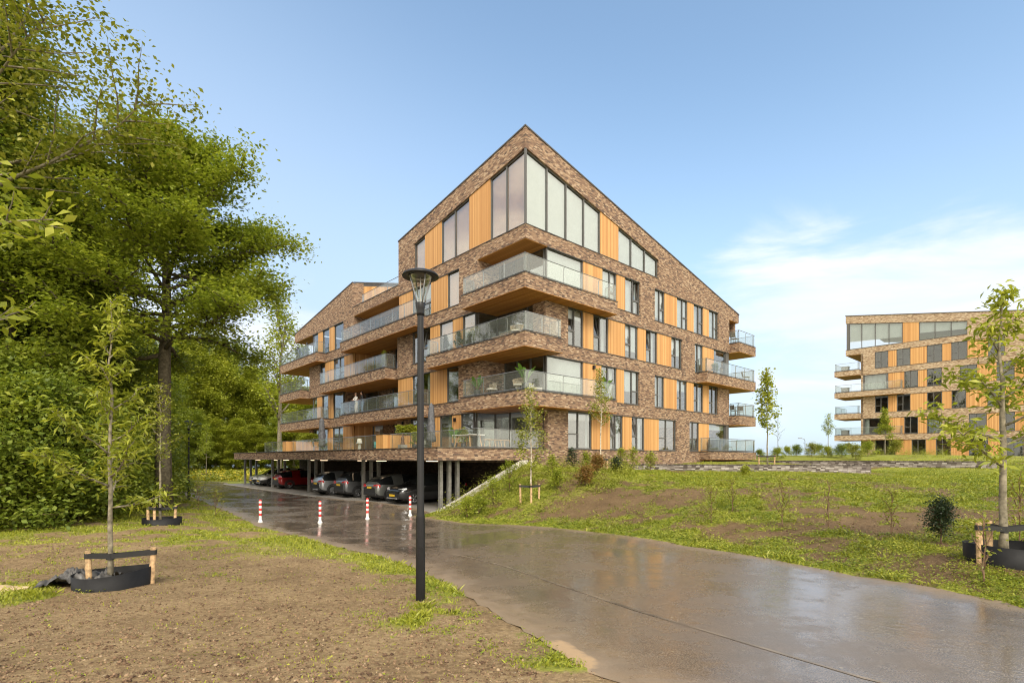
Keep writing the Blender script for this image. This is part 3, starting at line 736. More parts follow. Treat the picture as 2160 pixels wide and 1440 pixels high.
def build_main():
    r = MAIN
    for k in (1, 2, 3, 4):
        storey(r, MAPR, 3 * k, right_rows[k], 0, 23.39, M_BRICK)
        storey(r, MAPL, 3 * k, left_rows[k], .3, 30.29 if k in (1, 3) else 29.65, M_BRICK)
    # ---- glazed gable storey, right face
    w = MB(); w.mbox(MAPR, 0, 23.39, 0, .3, 14.25, 15.0)
    hd = lambda u: roofA(u, 0) - 1.12
    w.extr(MAPR, [(0, hd(0)), (12.79, hd(12.79)), (12.79, roofA(12.79, 0)), (0, roofA(0, 0))], 0, .3)
    w.extr(MAPR, [(12.79, 15.0), (23.39, 15.0), (23.39, roofA(23.39, 0)), (12.79, roofA(12.79, 0))], 0, .3)
    w.extr(MAPR, [(23.39, 14.05), (25.15, 14.05), (25.15, roofA(25.15, 0)), (23.39, roofA(23.39, 0))], 0, .3)
    w.mbox(MAPR, 25.15 - .3, 25.15, .3, 9, 13.0, 14.05)
    wo = w.build('brick_wall', M_BRICK, r)
    c = MB(); c.mbox(MAPR, -.03, 12.79, -.035, .09, 15.002, 15.034)
    c.extr(MAPR, [(-.04, roofA(0, 0) + .002), (25.18, roofA(25.15, 0) + .002), (25.18, roofA(25.15, 0) + .075), (-.04, roofA(0, 0) + .082)], -.04, .12)
    c.build('roof_edge', M_COPE, wo)
    window(r, MAPR, .12, 6.43, 15.034, hd(.12), bars=[1.75, 3.32, 4.89], z1b=hd(6.43), blind=(M_BLINDW, 1.0))
    p = MB(); p.extr(MAPR, [(6.433, 15.04), (8.227, 15.04), (8.227, hd(8.227) - .003), (6.433, hd(6.433) - .003)], .05, .22); p.build('timber_panel', M_TIMBER, r)
    window(r, MAPR, 8.23, 12.79, 15.034, hd(8.23), bars=[9.67, 11.23], z1b=hd(12.79), blind=(M_BLINDW, 1.0))
    p = MB(); p.box(.015, .118, .015, .118, 15.034, hd(0) - .01); p.build('corner_post', M_FRAME, r)
    # ---- left face
    w = MB(); w.mbox(MAPL, .3, 13.35, 0, .3, 14.25, 15.0); hl = lambda v: roofA(0, v) - 1.12
    w.extr(MAPL, [(.3, hl(.3)), (11.26, hl(11.26)), (11.26, roofA(0, 11.26)), (.3, roofA(0, .3))], 0, .3)
    w.extr(MAPL, [(11.26, 15), (13.35, 15), (13.35, roofA(0, 13.35)), (11.26, roofA(0, 11.26))], 0, .3)
    wo = w.build('brick_wall', M_BRICK, r); w = MB(); w.mbox(MAPR, .3, 22, 13.05, 13.35, 15, 15.6)
    w.add([(.3, 13.05, 15.6), (22, 13.05, 15.6), (22, 13.05, 15.2), (.3, 13.05, roofA(.3, 13.1)), (.3, 13.35, 15.6), (22, 13.35, 15.6), (22, 13.35, 15.2), (.3, 13.35, roofA(.3, 13.35))],
          [(0, 1, 2, 3), (7, 6, 5, 4), (0, 4, 5, 1), (3, 2, 6, 7), (0, 3, 7, 4)])
    w.build('brick_wall', M_BRICK, r)
    c = MB(); c.mbox(MAPL, .09, 11.26, -.035, .09, 15.002, 15.034)
    c.extr(MAPL, [(.12, roofA(0, .12) + .002), (13.39, roofA(0, 13.35) + .002), (13.39, roofA(0, 13.35) + .075), (.12, roofA(0, .12) + .08)], -.04, .12)
    c.build('roof_edge', M_COPE, wo)
    BP = dict(blind=(M_BLIND, 1.0))
    window(r, MAPL, .12, 3.04, 15.034, hl(.12), bars=[1.63], z1b=hl(3.04), **BP)
    for a, b in ((3.04, 5.0), (7.99, 9.92)):
        p = MB(); p.extr(MAPL, [(a + .003, 15.04), (b - .003, 15.04), (b - .003, hl(b) - .003), (a + .003, hl(a) - .003)], .05, .22); p.build('timber_panel', M_TIMBER, r)
    window(r, MAPL, 5.0, 7.99, 15.034, hl(5.0), bars=[6.51], z1b=hl(7.99), **BP)
    window(r, MAPL, 9.92, 11.26, 15.034, hl(9.92), z1b=hl(11.26), **BP)
    # ---- roofs
    m = MB(); q = [(.06, .06), (25.1, .06), (25.1, 13.3), (.06, 13.3)]
    zz = [max(roofA(*p), 14.5) for p in q]
    m.add([(x, y, z - .02) for (x, y), z in zip(q, zz)] + [(x, y, z - .25) for (x, y), z in zip(q, zz)], [(0, 1, 2, 3), (7, 6, 5, 4), (0, 4, 5, 1), (1, 5, 6, 2), (2, 6, 7, 3), (3, 7, 4, 0)])
    m.build('roof', M_COPE, r)
    # ---- roof terrace between the gables
    w = MB(); w.mbox(MAPL, 13.35, 20.85, 0, .3, 14.25, 15.0); wo = w.build('brick_wall', M_BRICK, r)
    c = MB(); c.mbox(MAPL, 13.36, 20.85, -.035, .3, 15.002, 15.036); c.build('coping', M_COPE, wo)
    m = MB(); m.box(.3, 22, 13.35, 20.85, 14.4, 14.95); m.build('terrace_floor', M_SLAB, r)
    railing(r, [(.05, 19.4), (.05, 13.4)], 15.036, h=.68, step=2.0)
    # ---- lower gable
    w = MB(); w.extr(MAPL, [(20.9, 14.25), (34.2, 14.25), (34.2, roofB(0, 34.2)), (20.9, roofB(0, 20.9))], 0, .3)
    w.add([(.3, 20.9, 14.95), (1.0, 20.9, 14.95), (1.0, 20.9, roofB(1, 20.9)), (.3, 20.9, roofB(.3, 20.9)), (.3, 21.2, 14.95), (1.0, 21.2, 14.95), (1.0, 21.2, roofB(1, 21.2)), (.3, 21.2, roofB(.3, 21.2))],
          [(0, 1, 2, 3), (7, 6, 5, 4), (0, 4, 5, 1), (1, 5, 6, 2), (2, 6, 7, 3)])
    wo = w.build('brick_wall', M_BRICK, r)
    c = MB(); c.extr(MAPL, [(20.86, roofB(0, 20.86) + .002), (34.24, roofB(0, 34.24) + .002), (34.24, roofB(0, 34.24) + .08), (20.86, roofB(0, 20.86) + .08)], -.04, .12)
    c.extr(MAPR, [(.12, roofB(.12, 20.9) + .012), (9, roofB(9, 20.9) + .012), (9, roofB(9, 20.9) + .09), (.12, roofB(.12, 20.9) + .09)], 20.86, 21.0)
    c.build('roof_edge', M_COPE, wo)
    p = MB(); p.extr(MAPR, [(1.003, 14.96), (9, 14.96), (9, roofB(9, 20.9) - .003), (1.003, roofB(1, 20.9) - .003)], 20.95, 21.15); p.build('timber_panel', M_TIMBER, r)
    m = MB(); q = [(.06, 20.95), (9, 20.95), (9, 34.1), (.06, 34.1)]
    m.add([(x, y, roofB(x, y) - .005) for x, y in q] + [(x, y, roofB(x, y) - .25) for x, y in q], [(0, 1, 2, 3), (7, 6, 5, 4), (0, 4, 5, 1), (1, 5, 6, 2), (2, 6, 7, 3), (3, 7, 4, 0)])
    m.build('roof', M_COPE, r)
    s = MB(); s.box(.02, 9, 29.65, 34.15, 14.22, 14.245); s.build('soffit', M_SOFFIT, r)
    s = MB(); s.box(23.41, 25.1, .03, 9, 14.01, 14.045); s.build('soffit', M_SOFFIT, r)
    # ---- plain end and back walls, floors and the dark rooms behind the glass
    w = MB(); w.box(23.09, 23.39, .3, 13.35, 0, 13.2); w.box(23.0, 23.09, 13.35, 30, 0, 14.2); w.box(9, 23.0, 29.7, 30, 0, 14.2); w.build('brick_wall', M_BRICK, r); w = MB(); w.box(.3, 9, 29.35, 29.65, 3, 14.2); w.build('brick_wall', M_BRICK, r); w = MB()
    w.box(23.09, 23.39, .3, 9, 13.2, 13.9); w.build('brick_wall', M_BRICK, r); w = MB(); w.box(0, 23.39, 0, .3, 0, 2.25)
    w.build('brick_wall', M_BRICK, r)
    for k in (2, 3, 4, 5):
        m = MB(); z0, z1 = 3 * k - .70, 3 * k - .03
        if k < 5: m.box(.3, 23.08, .3, 29.3, z0, z1)
        else: m.box(.3, 23.08, .3, 13.0, z0, z1); m.box(.3, 23, 20.9, 29.3, z0, z1)
        m.build('floor_slab', M_SLAB, r)
    m = MB(); m.box(5.2, 19.5, 5.5, 26, 2.9, 14.2); m.build('inner_wall', M_ROOM, r)
    # ---- corner loggias: a glazed wall set back behind the open corner
    for k, ve, pier in ((4, 4.14, 1), (3, 4.43, 0), (2, 3.65, 1), (1, 4.6, 0)):
        z = 3 * k
        window(r, MAPL, .3, ve, z + .03, z + 2.28, d=1.7, bars=[.3 + (ve - .3) * q for q in (.33, .67)])
        if pier:
            m = MB(); m.box(.3, 1.8, ve, ve + .25, z, z + 2.25); m.build('brick_wall', M_BRICK, r)
        else: window(r, MAPR, .22, 1.78, z + .03, z + 2.28, d=ve - .1)
        if k in (3, 1):
            m = MB(); m.box(1.52 if k == 3 else 1.7, 1.79, .3, 1.0, z, z + 2.25); m.build('brick_wall', M_BRICK, r)
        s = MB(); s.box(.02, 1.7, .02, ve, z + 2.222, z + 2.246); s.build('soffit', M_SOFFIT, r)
    # ---- long loggias on the left face
    for k, a, b, dp in ((4, 13.35, 20.66, 1.9), (3, 13.52, 20.86, 1.9), (2, 13.49, 22.86, 2.2), (1, 13.66, 21.05, 1.9)):
        z = 3 * k; n = 4
        e = [a + (b - a) * q / n for q in range(n + 1)]
        window(r, MAPL, e[0], e[2], z + .03, z + 2.28, d=dp, bars=[e[1]])
        m = MB(); m.mbox(MAPL, e[2], e[3], dp, dp + .25, z, z + 2.29); m.build('brick_wall', M_BRICK, r)
        window(r, MAPL, e[3], b, z + .03, z + 2.28, d=dp)
        for ya, yb in ((b, b + .2), (a - .2, a)):
            m = MB(); m.box(.3, dp + .25, ya, yb, z, z + 2.25); m.build('brick_wall' if k in (4, 2) else 'timber_panel', M_BRICK if k in (4, 2) else M_TIMBER, r)
        s = MB(); s.box(.02, dp, a, b, z + 2.222, z + 2.246); s.build('soffit', M_SOFFIT, r)
    # ---- balconies
    O = -.85
    for z, ve, ue in ((12, 4.57, 6.92), (9, 8.39, 2.0), (6, 4.57, 6.85)):
        balcony(r, [(O, O), (ue, O), (ue, -.002), (-.002, -.002), (-.002, ve), (O, ve)], z, [(-.005, ve), (O, ve), (O, O), (ue, O), (ue, -.005)][::1], M_BRICK)
    for z, a, b in ((12, 9.67, 21.41), (9, 13.77, 25.85), (6, 9.23, 21.5)):
        balcony(r, [(O, a), (-.002, a), (-.002, b), (O, b)], z, [(-.005, b), (O, b), (O, a), (-.005, a)], M_BRICK)
    for z, a in ((12, 26.43), (9, 30.36), (6, 25.5)):
        w0 = 29.7 if z != 9 else 30.36
        f = [(O, a), (-.002, a), (-.002, w0), (2.4, w0), (2.4, 36.1), (O, 36.1)] if a < w0 else [(O, a), (2.4, a), (2.4, 36.1), (O, 36.1)]
        balcony(r, f, z, [(2.4, 36.1), (O, 36.1), (O, a), (-.005, a)], M_BRICK)
    for z, a in ((12, 23.395), (9, 18.0), (6, 23.395)):
        f = [(a, O), (26.5, O), (26.5, 4), (23.395, 4), (23.395, -.002), (a, -.002)] if a < 23 else [(a, O), (26.5, O), (26.5, 4), (a, 4)]
        balcony(r, f, z, [(a, -.005), (a, O), (26.5, O), (26.5, 4)], M_BRICK)
    balcony(r, [(18.5, O), (26.6, O), (26.6, 4), (23.395, 4), (23.395, -.002), (18.5, -.002)], 3, [(18.5, -.005), (18.5, O), (26.6, O), (26.6, 4)], M_BRICK, th=.6)
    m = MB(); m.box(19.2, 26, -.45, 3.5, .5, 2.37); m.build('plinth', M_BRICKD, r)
    # ---- carport: brick-edged terrace slab on trios of posts
    m = MB(); m.box(-5.59, -.002, 0, 34.4, 2.40, 2.985); t = m.build('terrace', M_BRICK, r)
    c = MB(); c.box(-5.63, -5.4, -.04, 34.44, 2.987, 3.02); c.box(-5.4, -.04, -.04, .12, 2.987, 3.02); c.box(-5.63, -5.62, -.02, 34.42, 2.385, 2.41); c.build('coping', M_COPE, t)
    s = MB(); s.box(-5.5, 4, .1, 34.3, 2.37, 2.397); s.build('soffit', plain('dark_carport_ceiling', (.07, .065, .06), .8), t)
    m = MB(); m.box(-5.35, -3.05, .2, 34.3, 3.0, 3.03); sd = m.build('sedum_strip', leaf_cover('sedum', [(.25, (.10, .10, .02)), (.5, (.26, .20, .05)), (.75, (.38, .24, .10))]), t)
    railing(t, [(-3.0, 9.2), (-3.0, .35), (1.65, .35)][::1] if False else [(-3.0, 9.2), (-3.0, .3), (1.66, .3)], 3.0, step=2.2)
    railing(t, [(-3.0, 26.6), (-3.0, 10.5)], 3.0, step=2.4); railing(t, [(-3.0, 34.2), (-3.0, 27.9)], 3.0, step=2.2)
    for v in (1.04, 9.25, 17.9, 26.0, 34.0):
        for j, x in enumerate((-4.72, -4.22, -3.72)):
            m = MB(); s_ = .085; m.box(x - s_, x + s_, v - s_, v + s_, .0, 2.372); m.box(x - .16, x + .16, v - .16, v + .16, .0, .045)
            m.build('post', M_POSTG, r)
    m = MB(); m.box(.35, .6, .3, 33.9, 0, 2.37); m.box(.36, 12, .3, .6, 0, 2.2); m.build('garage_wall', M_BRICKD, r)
    em = NT('lamp_strip'); e = em.node('ShaderNodeEmission'); e.inputs[0].default_value = (1, .72, .45, 1); e.inputs[1].default_value = 1.6; ME = em.done(e.outputs[0])
    for v in (2.6, 8.1, 10.6, 16.6, 19.0, 24.4, 27.2, 32):
        m = MB(); m.box(-4.2, -4.1, v - .55, v + .55, 2.33, 2.368); m.build('strip_light', ME, r)
    # slope edge of the bank
    # small wall lamps
    for M, u, z in ((MAPR, 5.7, 8.0), (MAPL, 6.4, 4.9), (MAPL, 12.7, 5.0)):
        m = MB(); m.mbox(M, u - .06, u + .06, -.10, .05, z - .11, z + .11); m.build('wall_lamp', M_BLACK, r)

def leaf_cover(name, stops):
    t = NT(name); o = t.obj()
    col = t.rmp(t.m('ADD', t.m('MULTIPLY', t.noise(o, 2.2, 4), .5), t.m('MULTIPLY', t.noise(o, 30, 3, .7), .5)), stops)
    return t.done(t.pbr(col, .9, normal=t.bump(t.noise(o, 40, 3), 1, .05), spec=.2))
build_main()

# concrete wall that holds the bank back from the carport entrance
def retaining():
    m = MB(); m.extr(MAPR, [(-6.0, -.3), (-.05, -.3), (-.05, 2.397), (-.38, 2.397), (-5.62, .09), (-6.0, .06)], -.26, -.015)
    o = m.build('retaining_wall', M_CONC, None, bevel=.012); o.location = loc(0, 0); o.rotation_euler = (0, 0, TH)
    tag(o, 'sloping pale concrete wall holding the planted bank beside the carport opening', 'wall')
retaining()

# ------------------------------------------------------------------ the second block, further off
P2 = (47.155, 73.7)
FAR = thing('apartment_building', 'sand coloured brick apartment block beyond the lawn on the right', 'building', (P2[0], P2[1], -.3), TH)
def build_far():
    r = FAR
    dk = {}
    rows = {
     5: [('B',1.84,3.46),('C',3.46,4.98,dk),('T',4.98,5.89),('C',5.89,7.39,dk),('T',7.39,9.09),('C',9.09,10.64,dk),('T',10.64,11.51),('C',11.51,13.05,dk),('T',13.05,14.93),('C',14.93,16.39,dk),('B',16.39,24)],
     4: [('P',1.84,2.17),('F',2.17,4.99,cu((0,.9))),('T',4.99,6.73),('C',6.73,8.19,dk),('T',8.19,9.1),('C',9.1,10.6,dk),('B',10.6,12.33),('C',12.33,13.94,dk),('T',13.94,15.67),('C',15.67,17.23,dk),('T',17.23,19),('C',19,20.5,dk),('B',20.5,24)],
     3: [('B',1.84,3.49),('C',3.49,4.98,dk),('T',4.98,5.92),('C',5.92,7.39,dk),('T',7.39,9.11),('C',9.11,10.62,dk),('T',10.62,11.54),('C',11.54,12.92,dk),('T',12.92,14.87),('C',14.87,16.39,dk),('T',16.39,18),('C',18,19.6,dk),('B',19.6,24)],
     2: [('P',1.84,2.17),('F',2.17,4.99,cu((0,.2))),('T',4.99,6.73),('C',6.73,8.19,dk),('T',8.19,9.1),('C',9.1,10.64,cu((0,1))),('B',10.64,13.17),('C',13.17,14.81,dk),('T',14.81,15.91),('C',15.91,17.27,dk),('T',17.27,19),('C',19,20.5,dk),('B',20.5,24)],
     1: [('B',1.84,3.49),('C',3.49,5.78,dk),('T',5.78,7.51),('C',7.51,8.99,dk),('T',8.99,9.99),('C',9.99,11.47,dk),('T',11.47,13.17),('C',13.17,14.93,dk),('T',14.93,16.5),('C',16.5,18,dk),('B',18,24)],
    }
    for k, s in rows.items(): storey(r, MAPS, 3 * k, s, 1.84, 24, M_BRICK2)
    rf = lambda s: 22.84 - .164 * s; hd = lambda s: rf(s) - 1.05
    w = MB(); w.mbox(MAPS, 0, 24, 0, .3, 17.25, 18)
    w.extr(MAPS, [(0, hd(0)), (13.05, hd(13.05)), (13.05, rf(13.05)), (0, rf(0))], 0, .3); w.extr(MAPS, [(13.05, 18), (24, 18), (24, rf(24)), (13.05, rf(13.05))], 0, .3)
    wo = w.build('brick_wall', M_BRICK2, r)
    c = MB(); c.extr(MAPS, [(-.05, rf(0) + .002), (24, rf(24) + .002), (24, rf(24) + .09), (-.05, rf(0) + .09)], -.05, .12); c.mbox(MAPS, 0, 13.05, -.03, .09, 18.002, 18.035); c.build('roof_edge', M_COPE, wo)
    window(r, MAPS, .42, 6.57, 18.035, hd(.42), bars=[1.92, 3.49, 5.05], z1b=hd(6.57), blind=(M_BLINDW, .72))
    window(r, MAPS, 8.29, 13.05, 18.035, hd(8.29), bars=[9.91, 11.5], z1b=hd(13.05), blind=(M_BLINDW, .62))
    p = MB(); p.extr(MAPS, [(6.573, 18.04), (8.287, 18.04), (8.287, hd(8.287)), (6.573, hd(6.573))], .05, .22); p.build('timber_panel', M_TIMBER, r)
    p = MB(); p.mbox(MAPS, .1, .41, .05, .3, 18.04, hd(.1) - .01); p.build('corner_post', M_FRAME, r)
    # closing walls, floors, roof
    w = MB(); w.box(0, 20, -2.1, -1.85, 0, 17.3); w.box(20, 20.3, -24, -1.85, 0, 17.3); w.box(0, 20, -24.2, -24, 0, 18); w.box(.3, .6, -24, -1.85, -3, 2.25); w.box(0, .3, -24, -1.85, -3, 2.25)
    w.build('brick_wall', M_BRICK2, r)
    m = MB(); q = [(.06, -.1), (20, -.1), (20, -24), (.06, -24)]
    m.add([(x, y, rf(-y) - .01 - .02 * x) for x, y in q] + [(x, y, rf(-y) - .3 - .02 * x) for x, y in q], [(0, 1, 2, 3), (7, 6, 5, 4), (0, 4, 5, 1), (1, 5, 6, 2), (2, 6, 7, 3), (3, 7, 4, 0)]); m.build('roof', M_COPE, r)
    for k in (1, 2, 3, 4, 5, 6):
        m = MB(); m.box(.3, 20, -23.9, -1.9 if k < 6 else -.2, 3 * k - .7, 3 * k - .03); m.build('floor_slab', M_SLAB, r)
    m = MB(); m.box(4, 19, -22, -4, 2.9, 18); m.build('inner_wall', M_ROOM, r)
    s = MB(); s.box(.02, 12, -1.84, -.02, 17.22, 17.246); s.build('soffit', M_SOFFIT, r)
    O = -.85; e = 1.17
    for k, s1 in ((5, None), (4, 6.7), (3, None), (2, 6.7)):
        z = 3 * k
        if s1 is None: f = [(O, -1.835), (4, -1.835), (4, e), (O, e)]; rl = [(4, e), (O, e), (O, -1.84), (-.005, -1.84)]
        else: f = [(O, -s1), (-.002, -s1), (-.002, -1.835), (4, -1.835), (4, e), (O, e)]; rl = [(4, e), (O, e), (O, -s1), (-.005, -s1)]
        balcony(r, f, z, rl, M_BRICK2, th=.7, step=2.2)
build_far()

# ------------------------------------------------------------------ low garden walls on the crest
def garden_wall(label, a, b, zt, zb):
    L = math.hypot(b[0] - a[0], b[1] - a[1]); o = thing('garden_wall', label, 'wall', (a[0], a[1], 0), math.atan2(b[1] - a[1], b[0] - a[0]))
    m = MB(); m.box(0, L, -.12, .12, zb, zt - .085); m.build('brick_course', M_BRICKG, o)
    m = MB(); m.box(-.01, L + .01, -.13, .13, zt - .085, zt); m.build('coping', brick('dark_coping_brick', [(0, (.05, .045, .04)), (.3, (.10, .09, .08)), (.7, (.16, .14, .125))], (.07, .06, .05), bw=.085, bh=.5, gap=.02), o)
garden_wall('long low grey brick wall in front, ending beside the lawn', (6.7, 32.4), (20.6, 30.0), 2.14, 1.2)
garden_wall('low grey brick wall set further back, reaching towards the right tree', (18.0, 43.5), (29.2, 31.4), 2.33, 1.2)
# ------------------------------------------------------------------ trees and plants
def leaf_quads(C, size, r, up=.55, aspect=.5, droop=0., fold=False):
    """rhombic leaves round the points C, mostly facing up"""
    n = len(C); C = np.asarray(C)
    nrm = r.normal(size=(n, 3)); nrm[:, 2] = np.abs(nrm[:, 2]) + up * 2; nrm /= np.linalg.norm(nrm, axis=1)[:, None]
    a = r.normal(size=(n, 3)); a[:, 2] -= droop; a -= nrm * (a * nrm).sum(1)[:, None]; a /= np.linalg.norm(a, axis=1)[:, None] + 1e-9
    b = np.cross(nrm, a); s = (size * r.uniform(.65, 1.35, n))[:, None]
    V = np.stack([C, C + a * s * .5 + b * s * aspect * .5 + nrm * s * .06, C + a * s - nrm * s * .10, C + a * s * .5 - b * s * aspect * .5 + nrm * s * .06], 1)
    return V.reshape(-1, 3)
def quads(n): return np.arange(n * 4).reshape(n, 4)

def grow(seed, height, trunk_r, limbs, profile, base=.25, lean=(0, 0), elev=(.1, .9), curve=.25, subs=5, sub_len=.45, leaves=14, spread=.35, flat=.5, wander=.03, dens=1.0, asym=None, side=5, jit=.12, sv=.18):
    """trunk, limbs and twigs as tubes; returns branch mesh builder and leaf points"""
    r = np.random.default_rng(seed); mb = MB(); pts = []
    n = 9; tp = []
    for i in range(n + 1):
        t = i / n
        tp.append(np.array([lean[0] * t * height + r.normal() * wander * height * t * .5, lean[1] * t * height + r.normal() * wander * height * t * .5, t * height]))
    tp = np.array(tp)
    mb.tube(tp, [trunk_r * (1.25 if i == 0 else 1) * (1 - .93 * (i / n) ** 1.1) + .004 for i in range(n + 1)], max(side, 6))
    az = r.uniform(0, 6.28)
    def spray(c, sig, k):
        pts.append(c + r.normal(size=(k, 3)) * np.array([sig, sig, sig * flat]))
    for i in range(limbs):
        t = base + (1 - base) * ((i + r.uniform(.1, .9)) / limbs) ** .9; t = min(t, .985)
        p0 = np.array([np.interp(t, np.linspace(0, 1, n + 1), tp[:, j]) for j in range(3)])
        az += 2.4 + r.normal() * .35
        L = profile((t - base) / (1 - base)) * r.uniform(.75, 1.2)
        if asym is not None: L *= 1 + asym[0] * math.cos(az - asym[1])
        el = elev[0] + (elev[1] - elev[0]) * (t - base) / (1 - base) + r.normal() * jit; el = max(el, -.06 if jit > .15 else -.6)
        d = np.array([math.cos(az) * math.cos(el), math.sin(az) * math.cos(el), math.sin(el)])
        P = [p0]; m = 6
        for q in range(m):
            d = d + r.normal(size=3) * .10 + np.array([0, 0, curve / m]); d /= np.linalg.norm(d); P.append(P[-1] + d * L / m)
        P = np.array(P); br = trunk_r * (1 - .9 * t) * .5 + .004
        mb.tube(P, [br * (1 - .85 * q / m) + .003 for q in range(m + 1)], side)
        ns = max(2, int(subs * L / max(1e-6, profile(.35)) + .5))
        for j in range(ns):
            s = .22 + .78 * (j + r.uniform(.2, .8)) / ns
            q0 = np.array([np.interp(s, np.linspace(0, 1, m + 1), P[:, k]) for k in range(3)])
            dd = P[min(m, int(s * m) + 1)] - P[int(min(s, .99) * m)]; dd /= np.linalg.norm(dd) + 1e-9
            sd = np.cross(dd, [0, 0, 1]) * (1 if j % 2 else -1); sd /= np.linalg.norm(sd) + 1e-9
            e = dd * .75 + sd * r.uniform(.5, 1.0) + np.array([0, 0, r.normal() * sv + .06]); e /= np.linalg.norm(e)
            l = L * sub_len * (1.05 - .6 * s) * r.uniform(.6, 1.25)
            Q = [q0]; 
            for w in range(3):
                e = e + r.normal(size=3) * .14; e /= np.linalg.norm(e); Q.append(Q[-1] + e * l / 3)
            Q = np.array(Q)
            mb.tube(Q, [br * .4 + .002, br * .28 + .002, br * .15 + .002, .002], 4, cap=False)
            for w in (1, 2, 3):
                if leaves: spray(Q[w] * .7 + Q[w - 1] * .3, spread * (.6 + .4 * w / 3), max(1, int(leaves * dens * r.uniform(.5, 1.4))))
        if leaves: spray(P[-1], spread, int(leaves * dens))
    return mb, (np.concatenate(pts) if pts else np.zeros((0, 3)))

TREEKIND = {}
def make_tree(kind, seed, bark, leafm, leaf, aspect=.5, up=.55, droop=0., **kw):
    mb, C = grow(seed, **kw)
    r = np.random.default_rng(seed + 99)
    root = bpy.data.objects.new(kind, None); COL.objects.link(root)
    mb.build('trunk', bark, root, smooth=True, recalc=False)
    V = leaf_quads(C, leaf, r, up, aspect, droop)
    np_mesh('crown', V, quads(len(C)), leafm, root)
    return root
def put(o, label, cat, x, y, z, rz=0, s=1.0, group=None, sz=None):
    o.location = (x, y, z); o.rotation_euler = (0, 0, rz); o.scale = (s, s, sz or s); return tag(o, label, cat, group)

# big beech with the tall trunk, left
beech_prof = lambda t: 9.0 * (1 - .12 * t) * (.55 + .45 * math.sin(math.pi * min(1, .25 + t * .75)))
big = make_tree('beech_tree', 11, M_BARK, M_LEAF, .165, aspect=.6, up=.8, height=16.5, trunk_r=.36, limbs=64, profile=lambda t: 7.3 * max(.05, 1 - t) ** .6 * .93 * (.80 + .20 * min(1, t * 4.0)), base=.43, elev=(.10, .80), curve=.02, subs=11, sub_len=.40, leaves=74, spread=.42, flat=.62, wander=.012, jit=.30, sv=.45, asym=(.05, -.1), lean=(.01, -.02))
put(big, 'tall spreading beech with a bare dark trunk between the two young staked trees', 'tree', *at(343, 22.5, H(-15, 22.5) - .1), rz=.5, s=.95)

# wood behind: a handful of grown kinds, each planted many times
F1 = dict(height=16, trunk_r=.25, limbs=38, base=.08, elev=(0, 1.1), curve=.2, subs=8, sub_len=.5, leaves=68, spread=.50, flat=.66, jit=.25, sv=.3)
kinds = [
 make_tree('woodland_tree', 21, M_BARK, M_LEAFD, .165, aspect=.6, profile=lambda t: 4.6 * max(.12, 1 - t) ** .5, **F1),
 make_tree('woodland_tree', 22, M_BARK, M_LEAF, .165, aspect=.6, profile=lambda t: 4.3 * max(.12, 1 - t) ** .6 * (.7 + .3 * min(1, 3 * t)), **F1),
 make_tree('woodland_tree', 23, M_BARKG, M_LEAFL, .24, aspect=.6, profile=lambda t: 4.0 * max(.1, 1 - t * t) * (.55 + .45 * min(1, 2 * t)), **F1),
]
slim = make_tree('slender_poplar', 24, M_BARKG, M_LEAFY, .30, aspect=.7, height=20, trunk_r=.30, limbs=26, profile=lambda t: 5.6 * max(.15, 1 - t) ** .55, base=.30, elev=(.75, 1.25), curve=.5, subs=8, sub_len=.42, leaves=10, spread=.55, flat=1)
bush = [make_tree('understorey_shrub', 31 + i, M_BARKT, m, .13, aspect=.6, up=.4, height=3.4, trunk_r=.05, limbs=30, profile=lambda t: 1.9 * max(.2, 1 - t * t) ** .6, base=.02, elev=(.1, 1.2), curve=.3, subs=6, sub_len=.55, leaves=46, spread=.30, flat=.8) for i, m in enumerate((M_LEAFD, M_LEAF))]

wood = [ # kind, px, distance, scale, height scale
 (0,-110,19,1.1,1.25),(1,20,20.5,1.0,1.08),(0,-20,25,1.2,1.25),(1,150,27,1.0,1.15),(0,120,31,1.1,1.1),(0,150,31.5,.9,.95),(1,165,36,1.1,1.0),(2,205,42,1.0,.9),(1,240,49,1.1,.85),
 (0,175,23.5,.75,.80),(0,75,24,.85,.95),(1,-160,23,1.2,1.5),(2,412,90,1.5,1.42),(2,468,92,1.4,1.42),(2,372,86,1.5,1.4),(1,440,100,1.6,1.6),(2,528,96,1.4,1.18),(1,500,102,1.5,1.45),(2,575,98,1.3,1.02),(1,612,102,1.5,1.05),(2,640,96,1.2,.95),(1,552,106,1.5,1.2),(1,484,108,1.5,1.4),(1,670,100,1.2,.95),(2,395,96,1.3,1.5),(2,300,66,1.2,1.15),(1,318,72,1.4,1.3),(2,620,88,1.0,.6),(1,690,72,.8,.5),(1,580,88,.9,.55),(2,540,86,.9,.5),(2,500,85,.9,.55),(2,455,86,.9,.55),(1,418,84,.9,.6),
]
def words(i, a): return a[i % len(a)]
used = set()
where_ = ['at the left edge of the photo','left edge, behind the young staked tree','deep in the shade at far left','above the dark undergrowth','behind the wood\'s edge','left of the beech trunk','close behind the beech crown','just left of the beech trunk','directly behind the beech trunk','over the ivy at the wood\'s edge','low at the wood\'s edge','reaching over the top left corner',
 'right of the beech trunk','above the far street lamp','near the beech trunk, across the road','tall, above the meadow','left of the bare slender tree','filling the gap over the meadow','beside the far balconies','behind the far end of the building','close to the far balconies','rear row, left of the slender poplar','rear row, over the far lamp','small and rounded, behind the lowest far balcony','low behind the far lamp','just right of the beech trunk','dark, behind the beech trunk','seen through the carport\'s open end','behind the parked white car','low, behind the carport roof end','low behind the small meadow tree','small, above the yellow meadow','low, left end of the meadow','small, right of the far lamp']
kn = ['dark leafy tree', 'mid green leafy tree', 'bright yellow-green tree']
